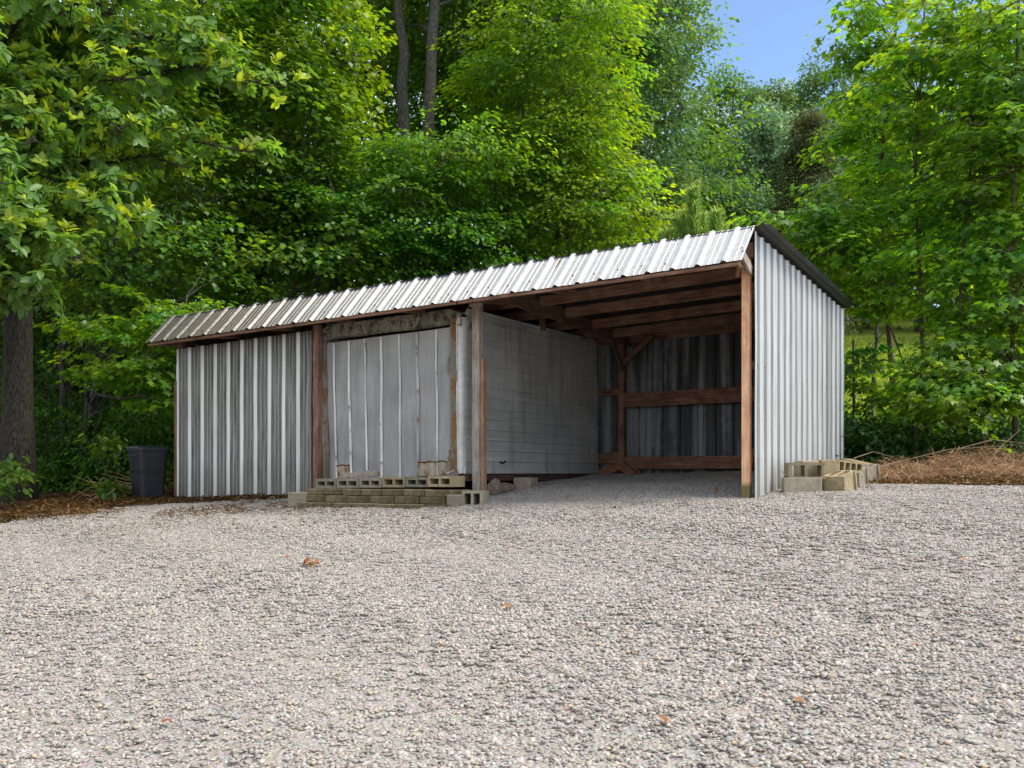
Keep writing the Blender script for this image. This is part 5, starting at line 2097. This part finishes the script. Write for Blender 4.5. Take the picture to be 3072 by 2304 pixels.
# thin spill along the foot of the front wall
a2 = rg.uniform(-9.4, -6.8, 2200)
c2 = -.05 - np.abs(rg.normal(0, .22, 2200)) * (1 + (a2 < -8.5))
X_ = np.concatenate([X_, CX + a2 * CT + c2 * ST])
Y_ = np.concatenate([Y_, CY - a2 * ST + c2 * CT])
litter('leaf_litter', 'brown leaf litter and soil along the left edge of the gravel', X_, Y_, .055, 52)
# wider drift over the gravel at the left
a = rg.normal(-7.9, 1.8, 8000)
c = rg.normal(-1.5, 1.3, 8000)
keep = (np.sin(a * 3.1 + c * 1.3) + np.sin(c * 2.9 - a) > .35) & (c < -.4)
a, c = a[keep], c[keep]
litter('leaf_litter', 'thin scatter of brown leaf bits lying on the gravel at the left', CX + a * CT + c * ST, CY - a * ST + c * CT, .045, 53, .035)
a = rg.uniform(-.2, 8.5, 15000)
c = rg.uniform(1.95, 3.6, 15000)
X_ = CX + a * CT + c * ST
Y_ = CY - a * ST + c * CT
k_ = (a > .3)
litter('leaf_litter', 'reddish brown leaf litter under the brush pile', X_[k_], Y_[k_], .05, 54)


def brush(name, label, cat, cx_, cy_, rx, ry, hgt, n, seed, L=.7, r_=.005):
    rg = np.random.default_rng(seed)
    zb = Hs(cx_, cy_)
    root = empty(name, (cx_, cy_, zb))
    tag(root, label, cat)
    b = MB()
    for _ in range(n):
        a, q_ = rg.uniform(0, 6.28), math.sqrt(rg.uniform(0, 1))
        x_, y_ = math.cos(a) * q_ * rx, math.sin(a) * q_ * ry
        zt = hgt * max(0, 1 - q_ * q_) * rg.uniform(.1, 1.0) * (1 + .45 * math.sin(x_ * 4.3 + 1) * math.sin(y_ * 5) + .25 * math.sin(x_ * 9))
        z_ = Hs(cx_ + x_, cy_ + y_) - zb + zt
        d = rg.normal(0, 1, 3)
        d[2] *= .35
        d /= np.linalg.norm(d)
        ln = L * rg.uniform(.3, 1.1)
        p0 = np.array([x_, y_, z_])
        pm = p0 + d * ln * .5 + rg.normal(0, .05, 3)
        p1 = p0 + d * ln + rg.normal(0, .06, 3) - np.array([0, 0, .05])
        for p_ in (pm, p1):
            p_[2] = max(p_[2], Hs(cx_ + p_[0], cy_ + p_[1]) - zb)
        b.tube([p0, pm, p1], [r_ * rg.uniform(.5, 1.5), r_ * .8, r_ * .4], 3, False)
    k = len(b.f)
    V = np.array(b.v)
    F = np.array(b.f)
    t = np.repeat(rg.uniform(.45, 1.8, (n, 1)) * np.array([[1, 1, 1]]) * np.stack([rg.uniform(.9, 1.25, n), np.ones(n), rg.uniform(.7, 1.1, n)], 1), k // n, 0)
    o = raw_mesh('twigs', V, F, M['twig'], root, tint=t)
    o['kind'] = 'stuff'
    TRI[0] += 2 * k
    return root


pb = PX(2900, 1445, 13.4)
root = brush('brush_pile', 'heap of dry reddish brown brush and twigs at the right edge of the gravel', 'brush pile', pb.x + .45, pb.y + .5, 1.45, .7, .27, 4600, 61, .28, .0030)
zb = root.location.z
for (a, c) in (((2640, 1400), (3040, 1335)), ((2880, 1345), (3072, 1330)), ((2760, 1430), (2745, 1370)), ((2930, 1440), (3060, 1290)), ((2560, 1375), (2680, 1372))):
    b = MB()
    p0, p1 = PX(*a, 13.2), PX(*c, 13.6)
    mid = (p0 + p1) / 2 + Vector((0, 0, .08))
    off = root.location
    b.tube([p0 - off, mid - off, p1 - off], [.006, .004, .0025], 5)
    n_ = len(b.f)
    o = raw_mesh('branch', np.array(b.v), np.array([f for f in b.f if len(f) == 4]), M['twig'], root, tint=np.tile(np.array([[.8, .85, .95]]), (len([f for f in b.f if len(f) == 4]), 1)))
pb = PX(2640, 1450, 13.3)
brush('brush_pile', 'low straggle of dry twigs and weeds between the last block and the big heap', 'brush pile', pb.x + .25, pb.y + .3, .7, .5, .2, 900, 62, .22, .003)
q = W(-10.45, .05)
brush('stick_pile', 'small pile of dead sticks on the ground left of the trash bin', 'stick pile', q.x, q.y + .2, .75, .4, .22, 150, 63, .8, .009)
# orange dead leaves by the bin
q = W(-10.35, .25)
e = empty('dead_sprig', (q.x, q.y, Hs(q.x, q.y)))
tag(e, 'sprig of bright orange dead leaves beside the trash bin', 'dead leaves')
rg = np.random.default_rng(64)
P = np.stack([rg.normal(0, .13, 60), rg.normal(0, .1, 60), .28 + rg.normal(0, .06, 60)], 1)
V, F, T_ = leaf_arrays(P, rg.normal(0, 1, (60, 3)), rg.normal(0, 1, (60, 3)) + np.array([0, 0, 1]), rg.uniform(.05, .11, 60), 'oval', np.tile([[2.6, 1.7, .7]], (60, 1)) * rg.uniform(.5, 1.2, (60, 1)))
raw_mesh('leaves', V, F, M['litter_leaf'], e, tint=T_)
b = MB()
b.tube([(0, 0, 0), (.02, 0, .15), (-.05, .0, .33)], [.006, .005, .003], 4)
b.build('stems', M['twig_dark'], e)

# single fallen leaves and little clumps on the gravel
FLG = 'fallen leaves on the gravel'
tv, tf = TM['maple']
shades = []
for c_ in ((1.4, .9, .6), (.7, .55, .45), (1.8, 1.4, .9)):
    tmp = raw_mesh('fallen_leaf', tv - np.array([[0, .36, 0]]), tf, M['litter_leaf'], None, tint=np.repeat(np.array([c_]), len(tf), 0))
    shades.append(tmp.data)
    bpy.data.objects.remove(tmp)


def ground_at(px, py):
    """where the ray through a pixel of the photograph meets the ground"""
    ux, vz = (px - 1536) / 3075, (1417 - py) / 3075
    Yd = 3.0
    while Yd < 40 and CAMZ + vz * Yd > Hs(ux * Yd, Yd): Yd += .03
    return ux * Yd, Yd, Hs(ux * Yd, Yd)


leaves = [(932, 1704, 'clump', 'large brown leaf clump on the gravel left of centre'), (860, 1680, 0, 'small orange leaf just left of the large brown clump'), (640, 1735, 0, 'lone pale orange leaf left of the brown clump'), (270, 1795, 0, 'orange leaf near the left edge of the gravel'),
          (1520, 1830, 2, 'curled tan leaf below the picture centre'), (1525, 1655, 0, 'orange leaf on the gravel below the middle post'), (1790, 1548, 0, 'bright orange leaf in front of the open bay'), (1845, 1530, 1, 'brown leaf in the mouth of the open bay'),
          (2060, 1505, 1, 'brown leaf at the foot of the bay near the corner post'), (2750, 1955, 0, 'dark orange leaf on the gravel at the far right'), (2870, 1850, 1, 'small brown leaf right of centre near the right edge'), (2395, 2125, 2, 'tan leaf low on the gravel at the right'),
          (500, 2185, 0, 'orange leaf low on the gravel at the left'), (2440, 1680, 1, 'small brown leaf below the block pile'), (1180, 1555, 0, 'orange leaf in front of the step'), (1075, 1545, 0, 'small orange leaf at the left front of the step'),
          (1270, 1560, 1, 'brown leaf in front of the step, right of the orange one'), (1990, 2180, 0, 'reddish leaf at the bottom of the picture right of centre'), (2890, 1690, 2, 'tan leaf high on the gravel near the right edge'), (460, 1560, 1, 'dark leaf on the gravel below the trash bin'),
          (180, 1640, 0, 'orange brown leaf on the gravel edge at the left'), (700, 1580, 1, 'brown leaf below the metal front wall'), (1905, 1975, 1, 'small dark leaf in the middle of the foreground'), (2240, 1590, 0, 'orange leaf just in front of the corner post')]
for k, (px, py, sh, lab) in enumerate(leaves):
    x_, y_, z_ = ground_at(px, py)
    if sh == 'clump':
        e = empty('leaf_clump', (x_, y_, z_))
        tag(e, lab, 'fallen leaves', FLG)
        for q_ in range(9):
            lo = bpy.data.objects.new('leaf', shades[q_ % 3])
            lo.location = (rnd.uniform(-.09, .09), rnd.uniform(-.06, .06), .03 + rnd.uniform(0, .03))
            lo.rotation_euler = (rnd.uniform(-.7, .7), rnd.uniform(-.7, .7), rnd.uniform(0, 6))
            s_ = rnd.uniform(.05, .085)
            lo.scale = (s_, s_, s_)
            lo.parent = e
            COL.objects.link(lo)
        continue
    lo = bpy.data.objects.new('fallen_leaf', shades[sh])
    lo.location = (x_, y_, z_ + .035)
    lo.rotation_euler = (rnd.uniform(-.5, .5), rnd.uniform(-.5, .5), rnd.uniform(0, 6))
    s_ = .055 + .02 * rnd.random()
    lo.scale = (s_, s_, s_ * 2)
    COL.objects.link(lo)
    tag(lo, lab, 'leaf', FLG)
print('veg triangles', TRI[0])
